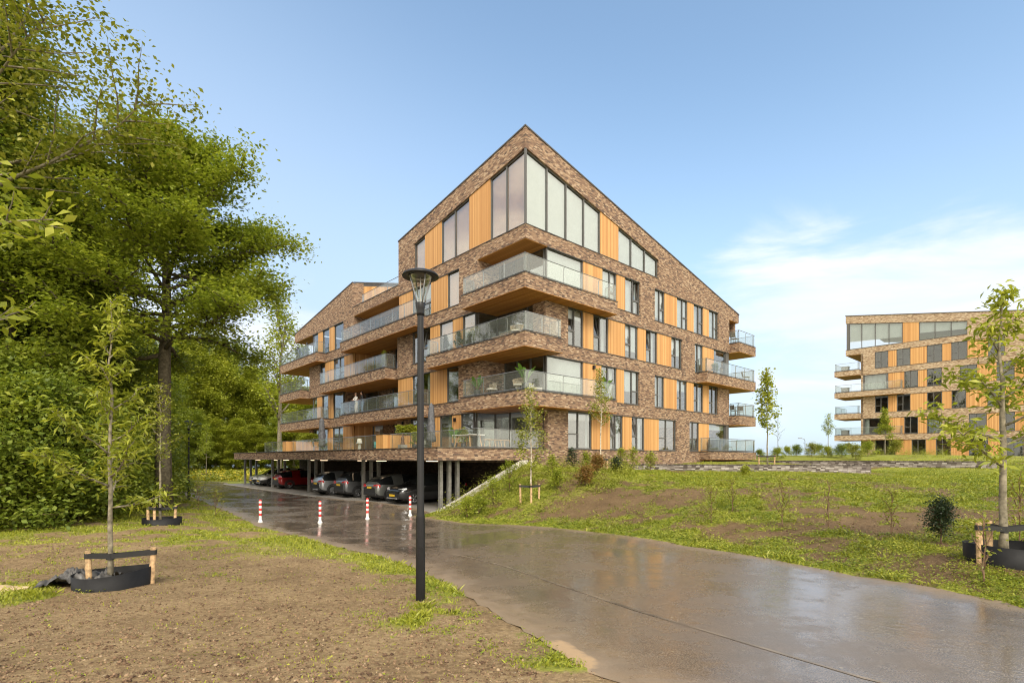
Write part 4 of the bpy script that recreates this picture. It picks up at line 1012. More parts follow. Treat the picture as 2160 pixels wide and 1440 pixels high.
for i, (k, px, D, s, hs) in enumerate(wood):
    first = k not in used; used.add(k); o = kinds[k] if first else copy_tree(kinds[k])
    x, y, _ = at(px, D); put(o, kn[k] + ' ' + where_[i], 'tree', x, y, max(H(x, y), 0) - .1, rz=i * 2.1, s=s, sz=hs, group='trees of the wood')
put(slim, 'slender open-crowned tree with thin pale limbs beside the far end of the building', 'tree', *at(590, 67, -.1), s=1.13)
shrubs = [(-60,15.5,1.15),(20,16.2,1.1),(95,17.0,1.2),(165,18.2,1.05),(200,19.5,1.0),(240,20.9,.75),(50,19.5,1.5),(140,21,1.5),(215,23,1.4),(245,24.5,1.2),(-20,18,1.5),(285,26,1.0),(270,29,1.2),(352,44,.9),(322,38,1.2),(190,25,1.9),(90,22,2.0),(205,27,1.6)]
sw = ['at the left picture edge','left of the young staked tree, at the mound\'s rim','left of the young tree\'s trunk','behind the young tree\'s trunk','right of the young tree\'s trunk','beside the beech trunk','second row at far left','second row behind the young tree','second row near the beech','right behind the beech trunk, low','tall, at far left','between beech and far lamp','behind beech and lamp','behind the far lamp, across the road bend','where the road bends','tall, centre of the wood\'s edge','tall, left of the young tree','tall, left of the beech trunk']
for i, (px, D, s) in enumerate(shrubs):
    o = bush[i % 2] if i < 2 else copy_tree(bush[i % 2])
    x, y, _ = at(px, D); put(o, ('dark' if i % 2 == 0 else 'lighter') + ' leafy shrub ' + sw[i], 'shrub', x, y, H(x, y) - .08, rz=i * 1.7, s=s, group="undergrowth along the wood's edge")

# tree reaching in from the upper left
near_ = make_tree('maple_tree', 41, M_BARKG, M_LEAFB, .13, aspect=.6, up=.3, height=17.5, trunk_r=.22, limbs=26, profile=lambda t: 4.7 * max(.2, 1 - t) ** .45, base=.45, elev=(.3, .9), curve=.3, subs=9, sub_len=.5, leaves=46, spread=.27, flat=.8, asym=(.45, -.2))
put(near_, 'loose airy tree reaching into the sky at the upper left corner', 'tree', *at(-120, 17.5, .4), rz=.2, s=1.22)

# ------------------------------------------------------------------ young planted trees
def sapling(kind, seed, label, x, y, h, r, leafm, leaf, bark=M_BARKG, limbs=16, base=.30, rad=.85, elev=(.25, .9), leaves=9, subs=5, spread=.12, aspect=.32, lean=(0, 0), droop=.4, up=.3, prof=None, group='young planted trees', z=None, rz=0):
    o = make_tree(kind, seed, bark, leafm, leaf, aspect=aspect, up=up, droop=droop, height=h, trunk_r=r, limbs=limbs, profile=prof or (lambda t: rad * max(.14, 1 - t) ** .8), base=base, elev=elev, curve=.45, subs=subs, sub_len=.42, leaves=leaves, spread=spread, flat=.8, wander=.012, lean=lean, side=5)
    put(o, label, 'tree', x, y, (H(x, y) if z is None else z) - .03, rz=rz, group=group); return o
x1, y1, _ = at(233, 8.6); sapling('young_tree', 51, 'young tree with narrow fresh leaves on the bare mound at left', x1, y1, 4.75, .04, M_LEAFL, .14, limbs=21, base=.25, rad=.98, leaves=6, subs=6, spread=.085, aspect=.26, prof=lambda t: (1.0 if t < .32 else .62 * (1 - t) + .16))
x2, y2, _ = at(338, 17.2); sapling('young_tree', 52, 'slim young tree in front of the tall beech trunk', x2, y2, 4.6, .04, M_LEAFB, .12, limbs=14, base=.42, rad=.9, leaves=6)
x3, y3, _ = at(1120, 21.0); sapling('young_birch', 53, 'young birch on the bank beside the carport opening', x3, y3, 4.5, .036, M_LEAFB, .085, bark=M_BIRCH, limbs=24, base=.30, rad=.78, leaves=7, subs=6, spread=.13, aspect=.65, elev=(.35, 1.0), prof=lambda t: .98 * max(.12, 1 - t) ** .75 * (.5 + .5 * min(1, t * 3.5)))
x4, y4, _ = at(1267, 27.0); sapling('young_birch', 54, 'taller thin birch close to the ground floor windows', x4, y4, 5.2, .036, M_LEAFB, .085, bark=M_BIRCH, limbs=24, base=.42, rad=.85, leaves=6, subs=5, spread=.12, aspect=.7, elev=(.5, 1.1))
x5, y5, _ = at(1619, 34.0); sapling('young_tree', 55, 'young tree with a pale leaning stem between the two buildings', x5, y5, 6.1, .05, M_LEAFL, .17, limbs=20, base=.36, rad=1.25, leaves=7, subs=5, spread=.16, aspect=.7, lean=(-.01, 0), prof=lambda t: 1.15 * max(.1, 1 - t) ** .6 * (.6 + .4 * min(1, t * 4)))
x6, y6, _ = at(1641, 50); sapling('young_tree', 56, 'nearly bare small tree far between the buildings', x6, y6, 3.7, .035, M_LEAFB, .11, limbs=12, base=.35, rad=.9, leaves=1, subs=3, elev=(.5, 1))
x7, y7, _ = at(1747, 52); sapling('young_tree', 57, 'small two-stemmed tree left of the far building', x7, y7, 4.0, .04, M_LEAFY, .15, limbs=14, base=.45, rad=.75, leaves=6, subs=4, spread=.13)
x8, y8, _ = at(1867, 48); sapling('young_tree', 58, 'small bright young tree against the far building', x8, y8, 4.1, .045, M_LEAFL, .15, limbs=18, base=.38, rad=.8, leaves=9, subs=5, spread=.14, aspect=.5)
x9, y9, _ = at(2117, 8.3); sapling('young_tree', 59, 'large-leaved young tree on the bank at the right edge', x9, y9, 4.3, .058, M_LEAFL, .14, limbs=17, base=.34, rad=1.15, leaves=7, subs=6, spread=.11, lean=(-.012, .0), prof=lambda t: 1.2 * max(.10, 1 - t) ** .95)
x10, y10, _ = at(435, 60); sapling('young_tree', 60, 'small young tree standing in the yellow meadow', x10, y10, 6.3, .05, M_LEAFY, .2, limbs=18, base=.35, rad=1.5, leaves=9, subs=5, spread=.2)
x11, y11, _ = at(-175, 4.2); sapling('young_tree', 61, 'young tree with large pale leaves, cut off by the left edge', x11, y11, 4.6, .05, M_LEAFL, .12, limbs=14, base=.62, rad=.95, leaves=4, subs=5, spread=.09, aspect=.42, prof=lambda t: .95 - .3 * t)

# ------------------------------------------------------------------ small plants on the bank
def shrublet(kind, seed, label, px, D, h, rad, leafm, leaf, limbs=18, leaves=14, cat='shrub', base=.05, elev=(.5, 1.2), group=None, bark=M_BARKT, spread=.10, subs=4, z=None, cluster=.6, r=.012):
    x, y, _ = at(px, D)
    o = make_tree(kind, seed, bark, leafm, leaf, aspect=.55, up=.4, height=h, trunk_r=r, limbs=limbs, profile=lambda t: rad * max(.25, 1 - t * t) ** .6, base=base, elev=elev, curve=.3, subs=subs, sub_len=.5, leaves=leaves, spread=spread, flat=.8)
    return put(o, label, cat, x, y, (H(x, y) if z is None else z) - .02, group=group)
shrublet('holly_bush', 71, 'small dark evergreen bush left of the right staked tree', 1985, 10.1, .78, .25, M_HOLLY, .045, limbs=22, leaves=15, spread=.09, elev=(.6, 1.3), base=.2)
shrublet('photinia_shrub', 72, 'reddish bronze shrub low on the bare bank', 1236, 22.0, .65, .42, M_LEAFR, .07, leaves=14)
shrublet('photinia_shrub', 73, 'reddish green shrub higher on the bank, near the thin birch', 1262, 24.6, .75, .48, M_LEAFR, .07, leaves=14)
g = 'shrubs planted on the bank'
for i, (px, D, h, rad, lm, lb) in enumerate([
 (1040,21.8,1.0,.5,M_LEAFY,'bushy green shrub half way up the sloping concrete wall'),(1075,23.2,1.2,.6,M_LEAFY,'green shrub left of the staked birch'),(1165,24.5,.8,.4,M_LEAFY,'light green shrub right of the staked birch'),
 (1205,27.2,.9,.4,M_HOLLY,'dark upright shrub against the brick base'),(1235,28.0,.7,.4,M_LEAFY,'low shrub against the brick base'),(1310,27.5,1.0,.6,M_LEAFL,'pale leafy shrub under the ground floor windows'),(1335,28.0,1.05,.6,M_LEAFL,'pale tall shrub beside the low grey wall'),(1372,28.5,.9,.5,M_LEAFL,'thin pale shrub at the left end of the low wall'),
 (1175,22.2,.7,.3,M_LEAFY,'small round shrub with thin stems'),(1300,25.2,.6,.35,M_HOLLY,'dark little shrub on the bank crest'),(1572,28.6,.35,.3,M_LEAFL,'rosette of broad leaves before the grey wall'),
 (985,20.6,.7,.35,M_LEAFY,'weedy shrub at the foot of the concrete wall'),(1010,21.0,.6,.4,M_LEAFY,'leafy weed clump leaning on the concrete wall')]):
    shrublet('bank_shrub', 80 + i, lb, px, D, h, rad, lm, .085, limbs=14, leaves=7, subs=3, spread=.09, group=g)
for i, (px, D, h, rad, lb) in enumerate([(1500,14.2,1.0,.45,'thin leafy twig shrub left on the green slope'),(1545,15.2,.9,.4,'twig shrub half way along the slope'),(1650,13.0,1.1,.5,'tallest twig shrub mid slope'),(1748,12.2,1.05,.5,'bare dark twig shrub mid slope'),(1880,11.2,.95,.4,'slim pale twig shrub before the evergreen'),(2075,7.55,1.0,.3,'bare reddish sapling twig before the black ring'),(2150,9.4,1.2,.5,'dark leafy twig shrub at the right edge'),(418,24,1.1,.7,'brownish weedy shrub beside the far lamp post'),(455,21.5,.9,.7,'weedy twig shrub at the road edge near the left bollard')]):
    shrublet('twig_shrub', 100 + i, lb, px, D, h, rad, M_LEAFB, .06, limbs=9, leaves=5 if i not in (3, 5) else 1, subs=3, spread=.07, elev=(.8, 1.3), group='twiggy young shrubs', r=.008)
for i, (px, D, h, rad) in enumerate([(1640,44,1.0,.8),(1680,46,1.0,.9),(1712,44,1.3,.9),(1745,43,1.0,.8),(1775,42,1.2,.7),(1805,40,1.1,.8),(1830,42,1.3,.6),(1602,46,.9,.7),(1890,44,1.2,.8),(1660,52,1.0,1.),(1728,54,1.2,1.2),(1790,56,1.2,1.2)]):
    x, y, _ = at(px, D)
    if i < 3: hb = shrublet('lawn_shrub', 120 + i, '', px, D, h, rad, (M_LEAFY, M_LEAFD, M_LEAFB)[i], .12, limbs=16, leaves=16, subs=3, spread=.16, base=.0)
    src = [o for o in bpy.data.objects if o.name.startswith('lawn_shrub') and o.parent is None][i % 3]
    o = src if i < 3 else copy_tree(src)
    lb = ['left end of the row behind the garden walls','second in the row behind the walls','twiggy one in the row behind the walls','mid row beside the small two-stemmed tree','dark one right of the two-stemmed tree','twiggy one before the far building\'s corner','at the far building\'s left corner','dark one near the leaning young tree','twiggy one below the far building\'s windows','set further back, mid row','dark, set further back','twiggy, set further back by the far building'][i]
    put(o, ('green shrub ', 'darker shrub ', 'twiggy shrub ')[i % 3] + lb, 'shrub', x, y, H(x, y) - .03, rz=i, s=.72 if i < 3 else h / 1.5, group='shrubs behind the garden walls')

# ------------------------------------------------------------------ grass, weeds and crumbs of soil
def scatter(n, D0, D1, px0, px1, seed, pw=1.0):
    r = np.random.default_rng(seed)
    D = D0 * (D1 / D0) ** (r.uniform(0, 1, n) ** pw); px = r.uniform(px0, px1, n)
    x = (px - 1080) / 1100 * D; y = D
    u, v = to_uv(x, y)
    ok = ~inside(x, y, ROAD_POLY) & ~((u > -7.2) & (v > -.3) & (u < 24) & (v < 36))
    return x[ok], y[ok]
def grass():
    r = np.random.default_rng(3)
    x, y = scatter(420000, 3.6, 40, -80, 2240, 4)
    g = green(x, y); keep = r.uniform(0, 1, len(x)) < np.clip(g * 1.0 - .03, .05, 1) * np.where(x > np.interp(y, [2, 6.7, 12.5, 18, 24], [12, 6, 3.6, -.5, -5.5]), .55, .8)
    x, y, g = x[keep], y[keep], g[keep]
    c = vnoise(x * 5, y * 5, 77); n = len(x)
    z = Hn(x, y) + (fbm(x * 1.1, y * 1.1, 21) - .5) * .08 - .01
    h = r.uniform(.02, .065, n) * (.42 + g) * (.6 + c) * np.where(np.hypot(x + 1.2, y - 7.1) < .7, 1.2, 1)
    w = .004 + .0007 * y; a = r.uniform(0, 6.28, n); ln = r.normal(size=(n, 2)) * .5
    dx, dy = np.cos(a) * w, np.sin(a) * w
    V = np.stack([np.stack([x - dx, y - dy, z], 1), np.stack([x + dx, y + dy, z], 1), np.stack([x + ln[:, 0] * h * .4 + dx * .6, y + ln[:, 1] * h * .4 + dy * .6, z + h * .65], 1), np.stack([x + ln[:, 0] * h, y + ln[:, 1] * h, z + h], 1)], 1).reshape(-1, 3)
    tag(np_mesh('grass', V, quads(n), leafmat('grass_blade', [(0, (.15, .18, .014)), (.5, (.30, .32, .03)), (1, (.46, .45, .09))], .3)), kind='stuff')
    # broad-leaved weeds
    x, y = scatter(300000, 4.2, 34, -80, 2240, 8)
    g = green(x, y); right = x > np.interp(y, [2, 6.7, 12.5, 18, 24], [12, 6, 3.6, -.5, -5.5])
    keep = r.uniform(0, 1, len(x)) < np.where(right, np.clip(g * .9, .006, 1), np.clip(g * .16, .0015, .3)); x, y = x[keep], y[keep]
    k = 4; x = np.repeat(x, k) + r.normal(size=len(x) * k) * .03; y = np.repeat(y, k) + r.normal(size=len(y) * k) * .03; n = len(x)
    z = Hn(x, y) + (fbm(x * 1.1, y * 1.1, 21) - .5) * .08 + r.uniform(.0, 1, n) * (.05 + .16 * np.clip(fbm(x * .9, y * .9, 61) - .5, 0, 1) * 2 * (x > 0))
    V = leaf_quads(np.stack([x, y, z], 1), .022 + .0020 * np.minimum(y, 20), r, .9, .55)
    tag(np_mesh('weeds', V, quads(n), leafmat('weed_leaf', [(0, (.08, .13, .014)), (.3, (.16, .21, .02)), (.65, (.27, .30, .028)), (1, (.44, .42, .07))], .3)), kind='stuff')
    # taller scrub on the bank: denser beside the carport wall and at the foot of the building
    C = []
    q = np.random.default_rng(12)
    for k in range(330):
        px = q.uniform(930, 2200) if k > 170 else q.uniform(935, 1330); D = q.uniform(10, 24) if k > 170 else q.uniform(20.5, 29)
        x0, y0 = (px - 1080) / 1100 * D, D; u, v = to_uv(x0, y0)
        if v > -.35 or inside(np.array([x0]), np.array([y0]), ROAD_POLY)[0] or x0 < np.interp(y0, [12.5, 18, 24], [4.6, .8, -5]): continue
        if k > 170 and green(np.array([x0]), np.array([y0]))[0] < .35: continue
        s = q.uniform(.10, .24) if k > 170 else q.uniform(.14, .42); m = int(60 + 160 * s)
        p = q.normal(size=(m, 3)) * np.array([s, s, s * .9]) * .6; p[:, 2] = np.abs(p[:, 2]) * 1.5
        p[:, 0] += x0; p[:, 1] += y0; p[:, 2] += H(x0, y0); C.append(p)
    for k in range(70):
        D = q.uniform(38, 58); x0 = (q.uniform(1590, 2000) - 1080) / 1100 * D; s = q.uniform(.25, .6); m = int(150 * s + 40)
        p = q.normal(size=(m, 3)) * s * .7; p[:, 2] = np.abs(p[:, 2]) * 1.0; p[:, 0] += x0; p[:, 1] += D; p[:, 2] += H(x0, D); C.append(p)
    C = np.concatenate(C)
    tag(np_mesh('scrub', leaf_quads(C, .075, r, .5, .5), quads(len(C)), M_LEAFB), kind='stuff')
    # yellow flowers of the far meadow
    n = 26000; D = r.uniform(56, 96, n); px = r.uniform(300, 700, n); x = (px - 1080) / 1100 * D; y = D
    ok = ~inside(x, y, ROAD_POLY); u, v = to_uv(x, y); ok &= ~((u > -7) & (v < 36)); x, y = x[ok], y[ok]; n = len(x)
    V = leaf_quads(np.stack([x, y, Hn(x, y) + r.uniform(.1, .7, n)], 1), .26, r, .3, .8)
    tag(np_mesh('meadow', V, quads(n), leafmat('meadow_bloom', [(0, (.12, .16, .02)), (.45, (.24, .27, .03)), (.7, (.45, .38, .03)), (1, (.6, .45, .03))], .3)), kind='stuff')
    # crumbs of soil
    x, y = scatter(60000, 3.4, 13, -60, 2240, 15)
    keep = r.uniform(0, 1, len(x)) < np.clip(1.0 - green(x, y) * 1.2, .05, 1); x, y = x[keep], y[keep]; n = len(x)
    z = Hn(x, y) + (fbm(x * 1.1, y * 1.1, 21) - .5) * .08 + (fbm(x * 4.5, y * 4.5, 5) - .5) * .045
    s = np.minimum(.006 + r.exponential(.0045, n), .028)
    o = np.array([(1, 0, 0), (0, 1, 0), (-1, 0, 0), (0, -1, 0), (0, 0, 1), (0, 0, -1)], float)
    V = (o[None] * (1 + r.normal(size=(n, 6, 1)) * .25) * s[:, None, None] * np.array([1, 1, .7]))
    a = r.uniform(0, 6.28, n); ca, sa = np.cos(a)[:, None], np.sin(a)[:, None]
    V = np.stack([V[..., 0] * ca - V[..., 1] * sa + x[:, None], V[..., 0] * sa + V[..., 1] * ca + y[:, None], V[..., 2] + z[:, None]], 2).reshape(-1, 3)
    f = np.array([(0, 1, 4), (1, 2, 4), (2, 3, 4), (3, 0, 4), (1, 0, 5), (2, 1, 5), (3, 2, 5), (0, 3, 5)])
    F = (f[None] + np.arange(n)[:, None, None] * 6).reshape(-1, 3)
    tc = NT('soil_crumb'); gi = tc.node('ShaderNodeNewGeometry').outputs['Random Per Island']
    cm = tc.done(tc.pbr(tc.rmp(gi, [(0, (.07, .042, .026)), (.5, (.16, .10, .06)), (.93, (.27, .18, .105)), (1, (.36, .27, .17))]), .95, spec=.2))
    tag(np_mesh('soil_crumbs', V, F, cm), kind='stuff')
grass()
# ------------------------------------------------------------------ street lamps
M_CLEAR = glass('clear_lamp_glass', (.93, .95, .95), .04, .7)
M_REFL = plain('lamp_reflector', (.42, .40, .36), .3, .6, .1, 5)
def street_lamp(label, x, y, z, h=4.7, group='park street lamps'):
    o = thing('street_lamp', label, 'street lamp', (x, y, z), .3, group)
    m = MB(); m.lathe([(.001, -.1), (.070, -.1), (.068, .0), (.065, 1.15), (.061, 1.2), (.061, 1.22), (.052, 1.26), (.044, h - .61), (.044, h - .60)], 20); m.build('pole', M_BLACK, o, smooth=True)
    d = MB(); d.box(-.03, .03, -.068, -.062, .45, .78); d.build('service_door', M_BLACK, o)
    m = MB(); m.lathe([(.042, h - .62), (.052, h - .62), (.053, h - .585), (.060, h - .52), (.074, h - .445), (.071, h - .44), (.001, h - .44)], 20); m.build('neck', M_BLACK, o, smooth=True)
    m = MB(); m.lathe([(.058, h - .44), (.078, h - .33), (.115, h - .20), (.158, h - .072)], 24); m.build('lamp_glass', M_CLEAR, o, smooth=True)
    m = MB(); m.lathe([(.001, h + .02), (.10, h + .014), (.19, h - .005), (.250, h - .038), (.262, h - .058), (.258, h - .068), (.17, h - .062), (.165, h - .055), (.001, h - .055)], 32); m.build('lamp_shade', M_BLACK, o, smooth=True)
    m = MB(); m.lathe([(.166, h - .066), (.12, h - .055), (.05, h - .05), (.001, h - .05)], 24); m.lathe([(.010, h - .43), (.010, h - .08)], 8); m.build('reflector', M_REFL, o, smooth=True)
    for k in range(4):
        a = k * math.pi / 2 + .3; m = MB()
        P = [(.066, h - .445), (.084, h - .34), (.122, h - .205), (.166, h - .06)]
        m.tube([(r * math.cos(a), r * math.sin(a), z) for r, z in P], .009, 6); m.build('strut', M_STEEL, o, smooth=True)
    return o
street_lamp('tall black lamp post in the foreground beside the wet path, conical glass head', *at(887, 7.46, H(-1.3, 7.46) - .02))
street_lamp("far black lamp post at the wood's edge, left of the road", *at(398, 30.4, -.02))
def tall_lamp():
    x, y, _ = at(1698, 72); z = 2.4
    o = thing('street_lamp', 'tiny slim lamp on the horizon between the two buildings', 'street lamp', (x, y, z))
    m = MB(); m.tube([(0, 0, 0), (0, 0, 2.5), (-.1, 0, 2.75), (-.5, 0, 2.85)], [.05, .04, .035, .03], 6); m.build('pole', M_STEEL, o)
    m = MB(); m.box(-.9, -.45, -.1, .1, 2.8, 2.9); m.build('lamp_head', M_STEEL, o)
tall_lamp()

# ------------------------------------------------------------------ bollards
def bollard():
    o = thing('bollard', 'x', 'bollard', group='red and white bollards across the road')
    r = .052; m = MB()
    zs = [0, .235, .335, .43, .53, .625, .725, .80]
    for i in range(7): m.lathe([(r, zs[i]), (r, zs[i + 1])], 16, mi=i % 2)
    m.lathe([(r, .80), (r * .96, .835), (r * .7, .855), (.001, .86)], 16, mi=1)
    m.build('post', [M_WHITE, M_RED], o, smooth=True)
    m = MB(); m.lathe([(r * 1.75, -.03), (r * 1.75, .02), (r * 1.25, .035), (r * 1.05, .09), (r, .095)], 16); m.build('foot', M_WHITE, o, smooth=True)
    return o
b0 = bollard()
for i, (px, D, lb) in enumerate([(549,20.0,'red and white bollard furthest left, at the grass edge of the road'),(675,20.3,'red and white bollard second from the left, standing on the wet road seam'),(775,21.6,'red and white bollard in front of the dark grey cars'),(865,23.0,'red and white bollard just left of the big lamp post')]):
    o = b0 if i == 0 else copy_tree(b0); x, y, _ = at(px, D); o.location = (x, y, H(x, y) + .012); o['label'] = lb

# ------------------------------------------------------------------ tree stakes and root rings
def stakes(label, x, y, spots, h, strap=True, group='tree stakes with straps', z=None, tree=None):
    z = H(x, y) if z is None else z; o = thing('tree_support', label, 'tree stake', (x, y, z), 0, group)
    tops = []
    for (dx, dy) in spots:
        m = MB(); lx, ly = dx * .06, dy * .06; n = 10
        m.tube([(dx, dy, -.15), (dx + lx * .5, dy + ly * .5, h * .5), (dx + lx, dy + ly, h)], [.045, .043, .040], n); m.build('stake', M_STAKE, o, smooth=False); tops.append((dx + lx, dy + ly))
    t = tree or (0, 0)
    m = MB(); zc = h - .08
    for (dx, dy) in tops:
        L = math.hypot(dx - t[0], dy - t[1]); ux, uy = (dx - t[0]) / L, (dy - t[1]) / L; nx, ny = -uy, ux; w = .048
        for s in (1, -1):
            m.tube([(t[0] + nx * s * .05, t[1] + ny * s * .05, zc - .03), (dx + nx * s * w, dy + ny * s * w, zc)], .004, 4)
            P = [(t[0] + nx * s * .052, t[1] + ny * s * .052), (dx + nx * s * .05, dy + ny * s * .05)]
            m.add([(P[0][0], P[0][1], zc - .075), (P[1][0], P[1][1], zc - .04), (P[1][0], P[1][1], zc + .04), (P[0][0], P[0][1], zc + .005)], [(0, 1, 2, 3)])
        m.lathe([(.052, zc - .04), (.052, zc + .04)], 12, (dx, dy))
    m.lathe([(.062, zc - .09), (.064, zc + .015)], 12, t)
    m.build('strap', M_STRAP, o, recalc=False)
    return o
def root_ring(label, x, y, r, h, z=None, tilt=0, sy=1.0):
    z = H(x, y) if z is None else z; o = thing('root_ring', label, 'root barrier', (x, y, z), 0, 'black root rings around young trees'); m = MB()
    n = 40; V = []; F = []
    for k in range(n):
        a = 2 * math.pi * k / n; rr = r * (1 + .03 * math.sin(3 * a + x) + .015 * math.sin(7 * a)); zt = h * (1 + .06 * math.sin(2 * a + 1)) + tilt * math.cos(a)
        for q, zz in ((rr, -.1), (rr * 1.02, zt), (rr * 1.02 - .008, zt), (rr - .008, -.1)): V.append((q * math.cos(a), q * math.sin(a) * sy, zz))
    for k in range(n):
        k2 = (k + 1) % n
        for q in range(3): F.append((k * 4 + q, k2 * 4 + q, k2 * 4 + q + 1, k * 4 + q + 1))
    m.add(V, F); m.build('sheet', M_BLACKR, o, smooth=True); return o
stakes('two pine stakes strapped to the young tree on the left mound', x1, y1, [(-.22, -.16), (.56, .16)], .62)
root_ring('black rubber root ring around the left young tree, nearest one', x1 + .05, y1 - .02, .53, .27, tilt=.03)
stakes('three pine stakes strapped round the slim tree before the beech', x2, y2, [(-.32, -.1), (.02, -.3), (.45, .05)], .62)
root_ring('black rubber root ring around the slim tree before the beech', x2 + .06, y2, .54, .22)
stakes('stakes and strap holding the birch on the bank', x3, y3, [(-.42, -.05), (.0, -.22), (.32, .1)], .70)
stakes('stakes and strap of the thin birch by the ground floor windows', x4, y4, [(-.35, 0), (.35, .1)], .62)
stakes('short stakes and strap of the leaning tree beyond the grey wall', x5, y5, [(-.55, 0), (.5, .1)], .62, z=2.1)
stakes('two pine stakes strapped to the young tree at the right edge', x9, y9, [(-.42, -.05), (-.09, .14), (.62, .1)], .60)
root_ring('black rubber root ring around the tree at the right edge', x9 + .10, y9, .56, .24)
stakes('small stakes round the meadow tree', x10, y10, [(-.5, 0), (.5, 0)], .8)

# plywood board and crumpled tarpaulin on the mound
def board():
    x, y = -7.95, 8.05; z = H(x, y)
    m = MB(); m.prism([(-.75, -.28), (.12, -.40), (.42, .10), (-.75, .16)], .05, .085)
    o = m.build('plywood_board', plain('weathered_plywood', (.50, .37, .21), .75, 0, .25, 5, .2), None, (x, y, z), bevel=.004); o.rotation_euler = (R(3), R(4), .12)
    tag(o, 'weathered plywood board lying on the grass at the left edge', 'board')
board()
def tarp():
    x, y = -7.02, 8.55; r = np.random.default_rng(5); nx, ny = 46, 20
    X, Y = np.meshgrid(np.linspace(-.62, .5, nx), np.linspace(-.24, .28, ny))
    e = np.clip(1 - (X / .62) ** 4, 0, 1) * np.clip(1 - (Y / .28) ** 4, 0, 1)
    Z = (.03 + .30 * fbm(X * 5 + 3, Y * 6, 3) + .5 * np.abs(fbm(X * 9, Y * 8 + X * 4, 8) - .5)) * e ** .5 - .03
    wob = (fbm(X * 3, Y * 3, 6) - .5) * .2
    V = np.stack([(X + wob).ravel(), (Y + wob * .6).ravel(), Z.ravel()], 1); idx = np.arange(nx * ny).reshape(ny, nx)
    F = np.stack([idx[:-1, :-1].ravel(), idx[:-1, 1:].ravel(), idx[1:, 1:].ravel(), idx[1:, :-1].ravel()], 1)
    o = np_mesh('tarpaulin', V, F, plain('dusty_black_plastic', (.085, .08, .075), .45, 0, .4, 6, .1), smooth=True); o.location = (x, y, H(x, y) + .01); o.rotation_euler = (0, 0, .2)
    tag(o, 'crumpled dusty black plastic sheet beside the left root ring', 'tarpaulin')
tarp()

# ------------------------------------------------------------------ cars under the terrace
M_TYRE = plain('tyre_rubber', (.016, .016, .016), .8, 0, .1)
M_RIM = plain('alloy_rim', (.45, .45, .46), .3, .8, .1)
M_CGL = plain('car_glass', (.012, .014, .015), .06, 0, .05, spec=.7)
M_TRIM = plain('car_black_trim', (.022, .022, .023), .55, 0, .1)
M_TAIL = plain('tail_lamp_red', (.42, .012, .015), .15, 0, .1)
M_HEAD = plain('headlamp_lens', (.62, .64, .66), .1, .2, .1)
M_PLATE = plain('yellow_plate', (.72, .46, .03), .5, 0, .05)
M_SILVER = plain('silver_trim', (.55, .55, .55), .3, .5, .05)
def paint(name, c, met=.35):
    t = NT(name); return t.done(t.pbr(c, .28, met, spec=.5, **{'Coat Weight': .7, 'Coat Roughness': .05}))
SUV = [(0.0,.70,.44,.80,.86,.62),(.012,.80,.34,.92,.98,.72),(.03,.86,.28,.97,1.06,.74),(.055,.885,.24,1.0,1.20,.69),(.10,.90,.22,1.0,1.42,.62),(.15,.90,.21,1.0,1.53,.60),(.26,.90,.21,.99,1.60,.60),(.42,.90,.21,.98,1.62,.61),(.55,.90,.21,.97,1.58,.61),(.63,.90,.21,.96,1.46,.63),(.70,.90,.21,.96,1.22,.68),(.755,.895,.21,.955,1.03,.72),(.84,.885,.22,.92,.99,.70),(.92,.86,.25,.86,.92,.66),(.965,.80,.30,.78,.83,.60),(.99,.72,.38,.68,.73,.54),(1.0,.64,.46,.58,.62,.48)]
